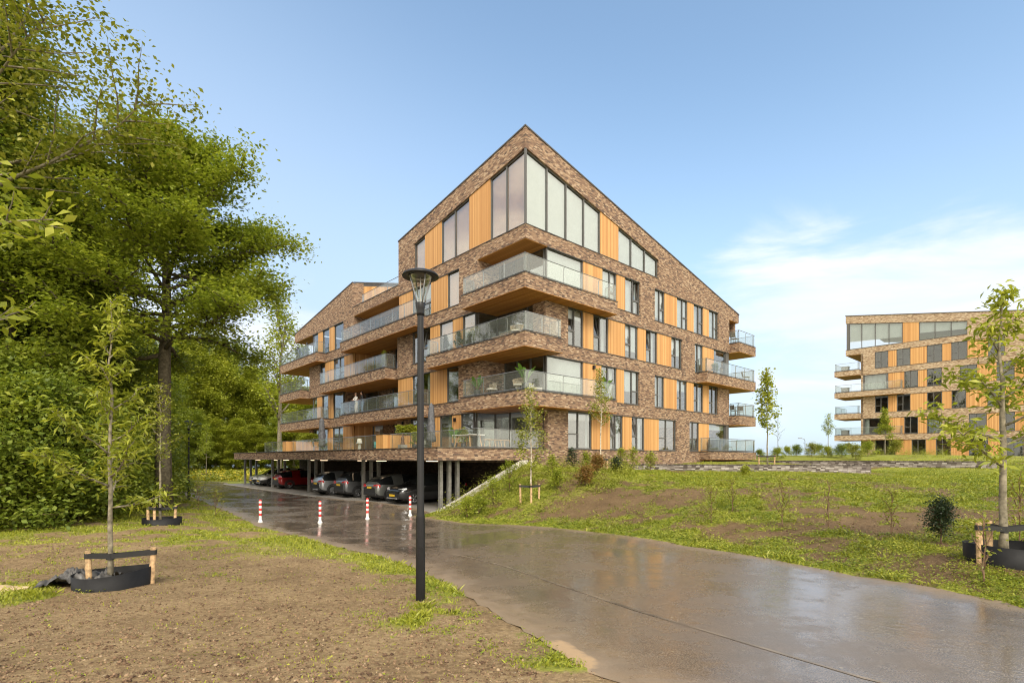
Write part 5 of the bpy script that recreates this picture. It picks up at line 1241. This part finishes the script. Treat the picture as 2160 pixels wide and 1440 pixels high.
def car(label, cat_paint, u_end, v, nose_out, L=4.35, W=1.8, Ht=1.6, rake=0., trim=M_TRIM, accent=None, low=False, coupe=0.):
    o = thing('parked_car', label, 'car', group='cars parked under the terrace')
    body, gl = MB(), MB(); rings = []
    for (t, w, zl, bl, rf, wr) in SUV:
        if rf > 1.05: rf = bl + (rf - bl) * (1 - coupe * max(0, (.42 - t) / .42) * .45)
        k = Ht / 1.62; w = w * W / 1.8; wr = wr * W / 1.8; x = (t - .5) * L; zl, bl, rf = zl * (.98 if not low else .85), bl * k, rf * k
        mid = (zl + bl) * .5 + .06
        half = [(w * .55, zl), (w * .90, zl), (w, zl + .13), (w * 1.005, mid), (w * .965, bl), (wr, rf - .035), (wr * .72, rf - .004), (0, rf + .006)]
        rings.append([(x, -y, z) for y, z in half[:-1]] + [(x, 0, half[-1][1])] + [(x, y, z) for y, z in reversed(half[:-1])])
    n = len(rings[0])
    for r_ in rings: body.v += r_
    gl_v = body.v
    gf = []
    for i in range(len(rings) - 1):
        ta, tb = SUV[i][0], SUV[i + 1][0]
        for j in range(n - 1):
            f = (i * n + j, i * n + j + 1, (i + 1) * n + j + 1, (i + 1) * n + j)
            side = j in (4, 9); top = j in (5, 6, 7, 8)
            isg = (side and .05 < ta and tb < .71) or (top and .05 < ta + .001 and tb <= .101) or (top and .54 < ta and tb < .76) or (side and .69 < ta and tb < .72)
            if isg and not (side and ta in (.26,)) : gf.append(f)
            else: body.f.append(f); body.m.append(1 if j in (0, 1, 12, 11) else 0)
        body.f.append((i * n + n - 1, i * n, (i + 1) * n, (i + 1) * n + n - 1)); body.m.append(1)
    body.f.append(tuple(range(n))); body.m.append(1); e = (len(rings) - 1) * n; body.f.append(tuple(e + k for k in reversed(range(n)))); body.m.append(1)
    bo = body.build('body', [cat_paint, trim], o, smooth=True)
    g = MB(); g.v = list(gl_v); g.f = gf; g.m = [0] * len(gf)
    bm = bmesh.new(); go = g.build('window', M_CGL, o, smooth=True); bm.from_mesh(go.data); bmesh.ops.delete(bm, geom=[v for v in bm.verts if not v.link_faces], context='VERTS'); bm.to_mesh(go.data); bm.free()
    hw = W / 2
    for sx in (-.30, .315):
        for sy in (-1, 1):
            m = MB(); rr = .345; cx = sx * L
            pr = [(rr * .62, .0), (rr * .97, .0), (rr, .03), (rr, .17), (rr * .97, .20), (rr * .62, .20)]
            b = len(m.v); m.lathe(pr, 24); m.v[b:] = [(cx + x, sy * (hw - .19 + z), rr + y) for x, y, z in m.v[b:]]
            w = m.build('wheel', M_TYRE, o, smooth=False)
            m = MB(); b = 0; m.lathe([(.001, .165), (rr * .16, .175), (rr * .2, .15)], 12)
            for q in range(5):
                a = q * 2 * math.pi / 5
                for da in (-.14, .14):
                    m.tube([(rr * .12 * math.cos(a), rr * .12 * math.sin(a), .165), (rr * .62 * math.cos(a + da), rr * .62 * math.sin(a + da), .175)], .022, 5)
            m.lathe([(rr * .58, .15), (rr * .60, .19), (rr * .66, .195), (rr * .66, .15)], 24); m.lathe([(.001, .10), (rr * .6, .10)], 16)
            m.v = [(cx + x, sy * (hw - .19 + z), rr + y) for x, y, z in m.v]; m.build('rim', M_RIM, w)
            m = MB(); m.lathe([(rr * 1.02, .10), (rr * 1.17, .10), (rr * 1.19, .192), (rr * 1.02, .192)], 24)
            m.v = [(cx + x, sy * (hw - .17 + z), max(.24, rr + y + .01)) for x, y, z in m.v]; m.build('wheel_arch', M_TRIM, o)
    k = Ht / 1.62
    for sy in (-1, 1):
        m = MB(); m.add([(-L * .497, sy * hw * .50, .86 * k), (-L * .488, sy * hw * .88, .84 * k), (-L * .44, sy * hw * 1.0, .88 * k), (-L * .445, sy * hw * .985, 1.02 * k), (-L * .485, sy * hw * .84, 1.03 * k), (-L * .492, sy * hw * .52, .99 * k)], [(0, 1, 4, 5), (1, 2, 3, 4)])
        m.build('tail_light', M_TAIL, o, recalc=False).modifiers.new('s', 'SOLIDIFY').thickness = .03
        m = MB(); m.add([(L * .478, sy * hw * .50, .72 * k), (L * .462, sy * hw * .86, .74 * k), (L * .41, sy * hw * .985, .79 * k), (L * .41, sy * hw * .965, .87 * k), (L * .455, sy * hw * .84, .85 * k), (L * .472, sy * hw * .52, .80 * k)], [(0, 1, 4, 5), (1, 2, 3, 4)])
        m.build('headlight', M_HEAD, o, recalc=False).modifiers.new('s', 'SOLIDIFY').thickness = .04
        m = MB(); m.ball((L * .215, sy * (hw + .10), 1.0 * k), .07, .10, .07, 6); m.build('mirror', cat_paint, o, smooth=True)
    m = MB(); m.box(-L * .503, -L * .488, -.26, .26, .74, .85); m.build('number_plate', M_PLATE, o)
    m = MB(); m.box(L * .493, L * .507, -.26, .26, .42, .53); m.build('number_plate', M_PLATE, o)
    m = MB(); m.box(L * .465, L * .494, -.52, .52, .56, .72); m.build('grille', M_TRIM, o, bevel=.02)
    m = MB(); m.box(-L * .502, -L * .44, -hw * .82, hw * .82, .34, .52); m.box(L * .44, L * .50, -hw * .7, hw * .7, .30, .42); m.build('bumper', M_TRIM, o, bevel=.03)
    if accent:
        m = MB(); m.box(-L * .506, -L * .46, -hw * .45, hw * .45, .36, .42); m.box(L * .49, L * .508, -hw * .6, hw * .6, .30, .345); m.build('skid_plate', accent, o, bevel=.01)
    uc = u_end + L / 2 if True else 0
    x, y, _ = loc(uc, v); o.location = (x, y, .018); o.rotation_euler = (0, 0, TH + (math.pi if nose_out else 0))
    return o
car('white family car, nose out, behind the leftmost carport posts', paint('white_car_paint', (.72, .72, .70), 0), -4.9, 31.6, True, Ht=1.5)
car('white compact off-roader with its nose out beside the red car', paint('pearl_car_paint', (.74, .74, .72), 0), -5.0, 29.0, True, accent=M_SILVER)
car('dark red hatchback parked tail out', paint('red_car_paint', (.22, .008, .008), .2), -5.1, 24.1, False, L=4.1, Ht=1.52)
car('silver grey compact car parked tail out with dark wheel arches', paint('silver_car_paint', (.32, .33, .34), .5), -5.5, 14.75, False, L=4.15, accent=M_SILVER)
car('dark grey off-roader tail out, second of the three grey cars', paint('grey_car_paint', (.12, .125, .13), .5), -5.2, 11.75, False, L=4.5, Ht=1.66)
car('grey sporty off-roader tail out beside the black car', paint('stone_car_paint', (.15, .155, .145), .4), -5.1, 7.75, False, L=4.25, Ht=1.56, coupe=.5)
car('black off-roader parked nose out behind the big lamp post', paint('black_car_paint', (.012, .012, .013), .2), -5.1, 5.1, True, L=4.5, Ht=1.66, accent=M_SILVER)

# ------------------------------------------------------------------ things on the balconies and terraces (building coordinates)
M_WICK = plain('rope_wicker', (.42, .34, .24), .8, 0, .3, 20, .4)
M_POT = plain('dark_planter', (.05, .05, .052), .6, 0, .1)
M_TEAL = plain('teal_fabric', (.10, .36, .34), .8, 0, .1)
M_OAK = plain('pale_oak', (.48, .28, .12), .6, 0, .2, 10)
M_COVER = plain('grey_parasol_cover', (.115, .118, .13), .7, 0, .3, 5, .5)
M_CUSH = plain('cream_cushion', (.6, .57, .5), .9, 0, .05)
def bl(name, label, cat, u, v, z, rz=0, group=None): return thing(name, label, cat, loc(u, v, z), TH + rz, group)
def wicker_chair(label, u, v, z, rz):
    o = bl('wicker_chair', label, 'chair', u, v, z, rz, 'wicker chairs')
    m = MB(); n = 18
    for k in range(n):
        a = math.pi * (.0 + k / (n - 1)); c, s = math.cos(a), math.sin(a)
        m.tube([(.30 * c, -.25 * s + .05, .40), (.36 * c, -.31 * s + .05, .62), (.38 * c, -.34 * s + .05, .70 + .12 * s)], .022, 5)
    m.tube([(.38 * math.cos(math.pi * k / 20), -.34 * math.sin(math.pi * k / 20) + .05, .71 + .12 * math.sin(math.pi * k / 20)) for k in range(21)], .026, 6)
    m.build('backrest', M_WICK, o)
    m = MB(); m.lathe([(.001, .36), (.31, .36), (.33, .40), (.31, .46), (.001, .47)], 18); m.build('seat', M_CUSH, o, smooth=True)
    for a in (.8, 2.35, 3.95, 5.5):
        m = MB(); m.tube([(.22 * math.cos(a), .22 * math.sin(a), .38), (.30 * math.cos(a), .30 * math.sin(a), 0)], .015, 6); m.build('leg', M_BLACK, o)
    return o
wicker_chair('rope wicker chair near the glass corner of the second floor balcony', .05, .55, 6.04, 1.9)
wicker_chair('rope wicker chair at the left end of the second floor corner balcony', .1, 2.9, 6.04, 1.2)
wicker_chair('rope wicker tub chair on the third floor corner balcony', .2, .9, 9.04, 2.0)
def banana(label, u, v, z, h, seed, n=7, pot=True):
    o = bl('potted_banana_plant', label, 'plant', u, v, z, 0, 'potted leafy plants on balconies'); r = np.random.default_rng(seed)
    m = MB(); m.lathe([(.001, 0), (.15, 0), (.20, .38), (.18, .38), (.17, .33), (.001, .33)], 16); m.build('pot', M_POT, o, smooth=True)
    for k in range(n):
        a = k * 2.4 + r.uniform(0, .5); L = h * r.uniform(.7, 1.0); m = MB(); el = r.uniform(1.0, 1.35); P = []
        for q in range(8):
            t = q / 7; ee = el - .8 * t * t; P.append((math.cos(a) * L * t * math.cos(el) * 1.3, math.sin(a) * L * t * math.cos(el) * 1.3, .33 + L * (t * math.sin(el) - .18 * t ** 3)))
        V = []
        for q, p in enumerate(P):
            t = q / 7; w = .012 if t < .35 else .11 * math.sin(math.pi * (t - .3) / .75) + .005
            V += [(p[0] - math.sin(a) * w, p[1] + math.cos(a) * w, p[2] + w * .4), p, (p[0] + math.sin(a) * w, p[1] - math.cos(a) * w, p[2] + w * .4)]
        m.add(V, [(q * 3 + s, q * 3 + s + 1, q * 3 + s + 4, q * 3 + s + 3) for q in range(7) for s in (0, 1)]); m.build('leaf', M_BANANA, o, smooth=True, recalc=False)
    return o
banana('banana plant at the glass corner of the second floor balcony', -.35, -.35, 6.04, 1.45, 1)
banana('bright leafy plant at the left end of the second floor corner balcony', -.45, 3.6, 6.04, 1.15, 2, 8)
banana('banana plant at the right end of the second floor corner balcony', 6.3, -.45, 6.04, 1.5, 3)
banana('yellowish palm behind the terrace railing, near the corner door', -.9, 5.2, 3.03, 1.3, 4, 9)
def potted(label, u, v, z, h, rad, leafm, seed, leaf=.07, pot=(.16, .32), potm=None, cone=False, leaves=10):
    o = bl('potted_shrub', label, 'plant', u, v, z, 0, 'potted leafy plants on balconies')
    m = MB(); a, b = pot; m.lathe([(.001, 0), (a * .8, 0), (a, b), (a * .9, b), (a * .85, b - .05), (.001, b - .05)], 14); m.build('pot', potm or M_POT, o, smooth=True)
    mb, C = grow(seed, h, .018, 18, (lambda t: rad * (1.05 - t)) if cone else (lambda t: rad * max(.3, 1 - (2 * t - .8) ** 2) ** .5), base=.08, elev=(.2, 1.2), subs=4, leaves=leaves, spread=.06, flat=1)
    s = mb.build('stem', M_BARKT, o, recalc=False); s.location = (0, 0, b - .05)
    c = np_mesh('foliage', leaf_quads(C, leaf, np.random.default_rng(seed), .3, .55), quads(len(C)), leafm, o); c.location = (0, 0, b - .05)
    return o
potted('conifer in a pot, left part of the third floor corner balcony', -.3, 7.0, 9.04, .85, .28, M_HOLLY, 201, cone=True)
potted('fuller conifer in a pot on the third floor corner balcony', -.3, 5.6, 9.04, .85, .32, M_HOLLY, 202, cone=True)
potted('pale potted olive on the third floor balcony\'s right end, left facade', -.3, 14.9, 9.04, 1.0, .28, M_LEAFB, 203, .06)
potted('clipped green ball in a pot, right end balcony of the third floor', 20.0, -.45, 9.04, .42, .30, M_LEAFD, 204, .06)
potted('small green cone shrub behind the terrace railing', -2.6, 6.9, 3.03, .75, .26, M_LEAFY, 205, .06, cone=True)
potted('dark bushy pots on the top left balcony', -.3, 30.5, 12.04, .8, .45, M_LEAFD, 206, .09)
potted('grey green pot plant on the top left balcony', -.3, 32.2, 12.04, .75, .5, M_HOLLY, 207, .09)
potted('white flowering pot plant behind the terrace railing near the table', -.6, 4.7, 3.03, .8, .35, M_LEAFL, 208, .08)
def terrace_table():
    o = bl('garden_table', 'white-topped garden table with oak legs on the terrace', 'table', -1.7, 2.8, 3.03)
    m = MB(); m.box(-.45, .45, -.9, .9, .72, .76); m.build('tabletop', M_WHITE, o, bevel=.006)
    for x in (-.35, .35):
        for y in (-.6, .6):
            m = MB(); m.tube([(x, y, .72), (x * 1.15, y + .12 * (1 if y > 0 else -1), 0)], .035, 4); m.build('leg', M_OAK, o)
    for i, (u, v) in enumerate([(-1.5, .9), (-.6, 1.2)]):
        b = bl('garden_bench', ['oak bench nearest the terrace corner', 'oak bench behind the garden table'][i], 'bench', u, v, 3.03, .2, 'oak benches on the terrace')
        m = MB(); m.box(-.6, .6, -.17, .17, .42, .46); m.build('seat', M_OAK, b)
        for x in (-.5, 0, .5):
            m = MB(); m.tube([(x, -.13, .42), (x * 1.06, -.18, 0)], .022, 4); m.tube([(x, .13, .42), (x * 1.06, .18, 0)], .022, 4); m.build('leg', M_OAK, b)
terrace_table()
def teal_sofa(label, u, v):
    o = bl('garden_sofa', label, 'sofa', u, v, 3.03, -1.4)
    m = MB(); m.box(-.8, .8, -.35, .35, .18, .42); m.build('seat', M_TEAL, o, bevel=.04)
    m = MB(); m.box(-.8, .8, .3, .45, .2, .78); m.build('backrest', M_TEAL, o, bevel=.04)
    for x in (-.82, .72):
        m = MB(); m.box(x, x + .1, -.33, .4, .2, .58); m.build('armrest', M_TEAL, o, bevel=.03)
    for x in (-.7, .7):
        for y in (-.28, .28):
            m = MB(); m.tube([(x, y, .18), (x, y, 0)], .02, 6); m.build('leg', M_BLACK, o)
teal_sofa('teal garden sofa behind the terrace railing, left of the timber planter', -2.0, 11.6)
def grey_lamp():
    o = bl('floor_lamp', 'small pale mushroom shaped lamp on the terrace', 'lamp', -2.5, 14.4, 3.03)
    m = MB(); m.lathe([(.001, 0), (.14, 0), (.12, .1), (.09, .5), (.08, .52)], 14); m.build('base', M_CUSH, o, smooth=True)
    m = MB(); m.lathe([(.20, .52), (.13, .86), (.001, .87)], 16); m.build('lamp_shade', M_CUSH, o, smooth=True)
grey_lamp()
def statue():
    o = bl('garden_statue', 'brown garden figure on a stone block before the timber planter', 'statue', -2.3, 8.8, 3.03)
    m = MB(); m.box(-.22, .22, -.22, .22, 0, .32); m.build('plinth', M_SLAB, o, bevel=.02)
    m = MB(); m.lathe([(.15, .32), (.13, .42), (.09, .55), (.12, .66), (.10, .78), (.05, .84), (.07, .90), (.065, .97), (.001, 1.02)], 12); m.build('figure', plain('rust_brown', (.12, .06, .035), .6), o, smooth=True)
statue()
# timber planters that part the terraces, with box hedges
def planter(label, v0, v1, hedge_label, seed):
    o = bl('timber_planter', label, 'planter', 0, 0, 3.0); m = MB(); m.box(-3.35, -.5, v0, v1, .03, .98); m.build('box', M_TIMBER, o)
    m = MB(); m.box(-3.37, -.48, v0 - .02, v1 + .02, .98, 1.01); m.build('rim', M_COPE, o)
    h = bl('hedge', hedge_label, 'hedge', 0, 0, 3.98, 0, 'bright hedges in the terrace planters'); r = np.random.default_rng(seed); n = 3600
    C = np.stack([r.uniform(-1.9, -.45, n), r.uniform(v0 - .15, v1 + .15, n), np.zeros(n)], 1)
    hh = .45 + .35 * vnoise(C[:, 0] * 2.2, C[:, 1] * 2.2 + seed, seed); C[:, 2] = hh * np.sqrt(r.uniform(0, 1, n))
    np_mesh('foliage', leaf_quads(C, .11, r, .5, .6), quads(n), M_LEAFL, h)
    m = MB()
    for x in (-1.6, -1.2, -.8): m.tube([(x, (v0 + v1) / 2, -.02), (x, (v0 + v1) / 2, .35)], .015, 5)
    m.build('stem', M_BARKT, h)
    return o
planter('timber planter box projecting to the terrace edge, behind the lamp post', 9.4, 10.3, 'yellow-green hedge in the planter nearer the lamp post', 301)
planter('timber planter box at the left part of the terrace', 26.75, 27.7, 'yellow-green hedge in the left terrace planter', 302)
def parasol(label, u, v, z, h, r=.17, seed=0):
    o = bl('folded_parasol', label, 'parasol', u, v, z, seed, 'folded parasols under covers')
    m = MB(); n = 18; V = []; hs = [.42, .46, .6, .9, 1.3, 1.7, h - .3, h - .12, h]; rs = [.5, .95, 1.0, .86, .95, .80, .66, .5, .04]
    for zz, q in zip(hs, rs):
        for k in range(n):
            a = 2 * math.pi * k / n; rr = r * q * (1 + .14 * math.sin(5 * a + zz * 2) + .08 * math.sin(9 * a - zz * 3)); V.append((rr * math.cos(a), rr * math.sin(a), zz))
    m.add(V, [(i * n + k, i * n + (k + 1) % n, (i + 1) * n + (k + 1) % n, (i + 1) * n + k) for i in range(len(hs) - 1) for k in range(n)] + [tuple(range(n))]); m.build('cover', M_COVER, o, smooth=True)
    m = MB(); m.tube([(0, 0, 0), (0, 0, .5)], .025, 8); m.build('pole', M_STEEL, o)
    m = MB(); m.lathe([(.001, 0), (.26, 0), (.26, .05), (.05, .08), (.03, .12)], 16); m.build('base', M_POT, o)
parasol('folded parasol in a grey cover on the terrace, right of the lamp post', -2.0, 6.0, 3.03, 2.75, .24, .3)
parasol('folded parasol in a grey cover at the left terrace planter', -2.2, 21.8, 3.03, 2.75, .27, .9)
parasol('folded parasol nearer the wall on the top left balcony', .3, 31.7, 12.04, 1.95, .15, .2)
parasol('folded parasol near the outer end of the top left balcony', .3, 34.2, 12.04, 1.9, .15, .6)
def outdoor_chair(label, u, v, z, rz, mat=M_STEEL):
    o = bl('balcony_chair', label, 'chair', u, v, z, rz, 'metal chairs on balconies'); m = MB(); m.box(-.25, .25, -.25, .25, .42, .45); m.build('seat', mat, o)
    m = MB(); m.tube([(-.24, .25, .42), (-.24, .36, .92), (.24, .36, .92), (.24, .25, .42)], .016, 5); m.add([(-.22, .26, .5), (.22, .26, .5), (.22, .345, .88), (-.22, .345, .88)], [(0, 1, 2, 3)]); m.build('backrest', mat, o, recalc=False)
    for x in (-.23, .23):
        for y in (-.23, .23):
            m = MB(); m.tube([(x, y, .42), (x * 1.1, y * 1.15, 0)], .014, 5); m.build('leg', mat, o)
for a in [('chair beside the wall on the top right end balcony', 23.9, -.2, 12.04, 1.5), ('sling chair at the outer end of the third floor right balcony', 25.9, -.3, 9.04, .6), ('dark lounge chair by the wall, second floor right balcony', 24.0, -.2, 6.04, 1.2), ('dark lounge chair further out, second floor right balcony', 25.2, -.1, 6.04, 2.0), ('chair on the left terrace part beside the planter', -1.9, 23.6, 3.03, 1.), ('chair on the ground floor terrace at the right end', 24.6, .6, 3.04, .4)]:
    outdoor_chair(*a, M_POT if 'dark' in a[0] else M_STEEL)
def bbq():
    o = bl('storage_box', 'black storage cabinet on the ground floor terrace at the right end', 'cabinet', 20.1, -.42, 3.04); m = MB(); m.box(-.55, .55, -.25, .25, .05, .85); m.build('body', M_POT, o, bevel=.02)
    m = MB(); m.box(-.58, .58, -.28, .28, .85, .90); m.build('lid', M_TRIM, o)
bbq()
def lounge(label, u, v, z, rz, mat):
    o = bl('lounge_sofa', label, 'sofa', u, v, z, rz); m = MB(); m.box(-.7, .7, -.35, .35, .12, .4); m.build('seat', mat, o, bevel=.04); m = MB(); m.box(-.7, .7, .28, .42, .3, .72); m.build('backrest', mat, o, bevel=.05)
    m = MB(); m.box(-.68, .68, -.33, .4, 0, .12); m.build('base', M_POT, o)
lounge('cream lounge sofa on the right side of the second floor corner balcony', 1.0, .75, 6.04, 0, M_CUSH)
lounge('tan lounge sofa on the third floor corner balcony', .4, 2.2, 9.04, -1.57, M_WICK)
for k, (z, lb) in enumerate([(14.7, 'table on the top left balcony of the far building'), (11.7, 'table on the fourth floor left balcony of the far building'), (5.7, 'table on the lowest left balcony of the far building')]):
    q = (P2[0] + RX * .6 + LX * .2, P2[1] + RY * .6 + LY * .2); o = thing('balcony_table', lb, 'table', (q[0], q[1], z + .04), TH, 'tables on the far balconies')
    m = MB(); m.box(-.5, .5, -.5, .5, .70, .74); m.build('tabletop', M_STEEL, o)
    for x in (-.42, .42):
        m = MB(); m.box(x - .03, x + .03, -.4, .4, 0, .70); m.build('leg', M_STEEL, o)

# ------------------------------------------------------------------ two people leaning at the railing
def person(label, u, v, z, rz, top, legs, hair, skin, pose, hat=False):
    o = bl('person', label, 'person', u, v, z, rz)
    # joints: x right, y forward, z up
    J = {'pel': (0, 0, .93, .125), 'wai': (0, .01, 1.08, .115), 'che': (0, .03, 1.28, .13), 'nec': (0, .05, 1.46, .052), 'hd0': (0, .07, 1.54, .072), 'hd1': (0, .075, 1.63, .088), 'hd2': (0, .065, 1.70, .06), 'nos': (0, .155, 1.60, .014),
         'hl': (-.10, 0, .88, .085), 'kl': (-.105, .03, .50, .058), 'al': (-.11, 0, .09, .042), 'fl': (-.12, .15, .035, .034), 'hr': (.10, 0, .88, .085), 'kr': (.105, .05, .50, .058), 'ar': (.11, 0, .09, .042), 'fr': (.12, .15, .035, .034),
         'sl': (-.19, .03, 1.38, .06), 'sr': (.19, .03, 1.38, .06)}
    if pose == 'lean':
        J.update({'el': (-.25, .16, 1.14, .042), 'wl': (-.03, .33, 1.10, .03), 'er': (.25, .16, 1.14, .042), 'wr': (.03, .35, 1.13, .03)})
        hd = {'l': ((.05, .35, 1.11), (1, .1, 0)), 'r': ((-.05, .36, 1.14), (-1, .1, 0))}
    else:
        J.update({'el': (-.27, .05, 1.12, .042), 'wl': (-.22, .28, 1.06, .03), 'er': (.27, .05, 1.12, .042), 'wr': (.2, .30, 1.08, .03)})
        hd = {'l': ((-.20, .37, 1.06), (.2, 1, 0)), 'r': ((.18, .39, 1.08), (-.2, 1, 0))}
    E_ = [('pel', 'wai'), ('wai', 'che'), ('che', 'nec'), ('nec', 'hd0'), ('hd0', 'hd1'), ('hd1', 'hd2'), ('hd1', 'nos'), ('pel', 'hl'), ('hl', 'kl'), ('kl', 'al'), ('al', 'fl'), ('pel', 'hr'), ('hr', 'kr'), ('kr', 'ar'), ('ar', 'fr'), ('che', 'sl'), ('sl', 'el'), ('el', 'wl'), ('che', 'sr'), ('sr', 'er'), ('er', 'wr')]
    for s in 'lr':
        c, d = hd[s]; d = Vector(d).normalized(); c = Vector(c); sd = Vector((-d.y, d.x, 0))
        J['p' + s] = (*c, .024); E_.append(('w' + s, 'p' + s))
        for q, off in enumerate((-.03, -.01, .01, .03)):
            b = c + sd * off + d * .035; t = b + d * (.035, .045, .042, .03)[q] + Vector((0, 0, -.015)); J[f'f{s}{q}'] = (*b, .009); J[f'g{s}{q}'] = (*t, .008); E_ += [('p' + s, f'f{s}{q}'), (f'f{s}{q}', f'g{s}{q}')]
        t = c + sd * (.035 if s == 'l' else -.035) + d * .01 + Vector((0, 0, .025)); J['t' + s] = (*t, .009); E_.append(('p' + s, 't' + s))
    nm = list(J); me = bpy.data.meshes.new('body'); me.from_pydata([J[k][:3] for k in nm], [(nm.index(a), nm.index(b)) for a, b in E_], [])
    ob = bpy.data.objects.new('body', me); COL.objects.link(ob); sk = ob.modifiers.new('skin', 'SKIN'); sub = ob.modifiers.new('sub', 'SUBSURF'); sub.levels = 2; sub.render_levels = 2
    me.skin_vertices.new(name='skin') if not me.skin_vertices else None
    for i, k in enumerate(nm):
        sv = me.skin_vertices[0].data[i]; r = J[k][3]; sv.radius = (r, r * (.72 if k in ('pel', 'wai', 'che') else 1)) ; sv.use_root = k == 'pel'
    dg = bpy.context.evaluated_depsgraph_get(); ev = ob.evaluated_get(dg); m2 = bpy.data.meshes.new_from_object(ev); ob.modifiers.clear(); old = ob.data; ob.data = m2; bpy.data.meshes.remove(old)
    m2.name = 'body'; m2.materials.clear()
    for mt in (skin, top, legs, M_TRIM): m2.materials.append(mt)
    hands = [Vector(J['p' + s][:3]) for s in 'lr']
    for p in m2.polygons:
        c = p.center; p.use_smooth = True
        if c.z > 1.475: i = 0
        elif min((c - h).length for h in hands) < .075 or any((c - h).length < .11 and c.y > h.y for h in hands): i = 0
        elif c.z < .075: i = 3
        elif c.z < .97 and c.y < .25: i = 2
        else: i = 1
        p.material_index = i
    ob.parent = o
    m = MB(); m.ball((0, .045, 1.655), .098, .105, .10, 10); m.v = [(x, y - max(0, z - 1.6) * .0, z) for x, y, z in m.v]
    m.f = [f for f in m.f if not (sum(m.v[i][1] for i in f) / 4 > .085 and sum(m.v[i][2] for i in f) / 4 < 1.685)]; m.m = [0] * len(m.f)
    m.build('hair', hair, o, smooth=True, recalc=False)
    m = MB()
    for s in (-1, 1): m.ball((s * .033, .148, 1.635), .010, .007, .007, 5)
    m.build('eye', M_TRIM, o); m = MB(); m.ball((0, .145, 1.555), .026, .008, .007, 6); m.build('mouth', plain('lips', (.35, .12, .10), .6), o)
    for s in (-1, 1):
        m = MB(); m.ball((s * .09, .06, 1.61), .014, .025, .032, 6); m.build('ear', skin, o, smooth=True)
    return o
SK = plain('skin', (.52, .30, .20), .6, 0, .05)
person('standing person in a white shirt and cream trousers, arms folded at the balcony railing', -.28, 19.55, 6.04, math.pi / 2 + .1, plain('white_shirt', (.72, .70, .66), .85, 0, .05), plain('cream_trousers', (.56, .50, .40), .85, 0, .05), plain('grey_blond_hair', (.42, .32, .22), .7), SK, 'lean')
person('person in a dark top and blue jeans leaning on the balcony railing', -.28, 18.5, 6.04, math.pi / 2 - .2, plain('black_sweater', (.02, .02, .022), .9), plain('blue_jeans', (.12, .17, .26), .85, 0, .1), plain('dark_hair', (.03, .02, .015), .6), SK, 'rest')
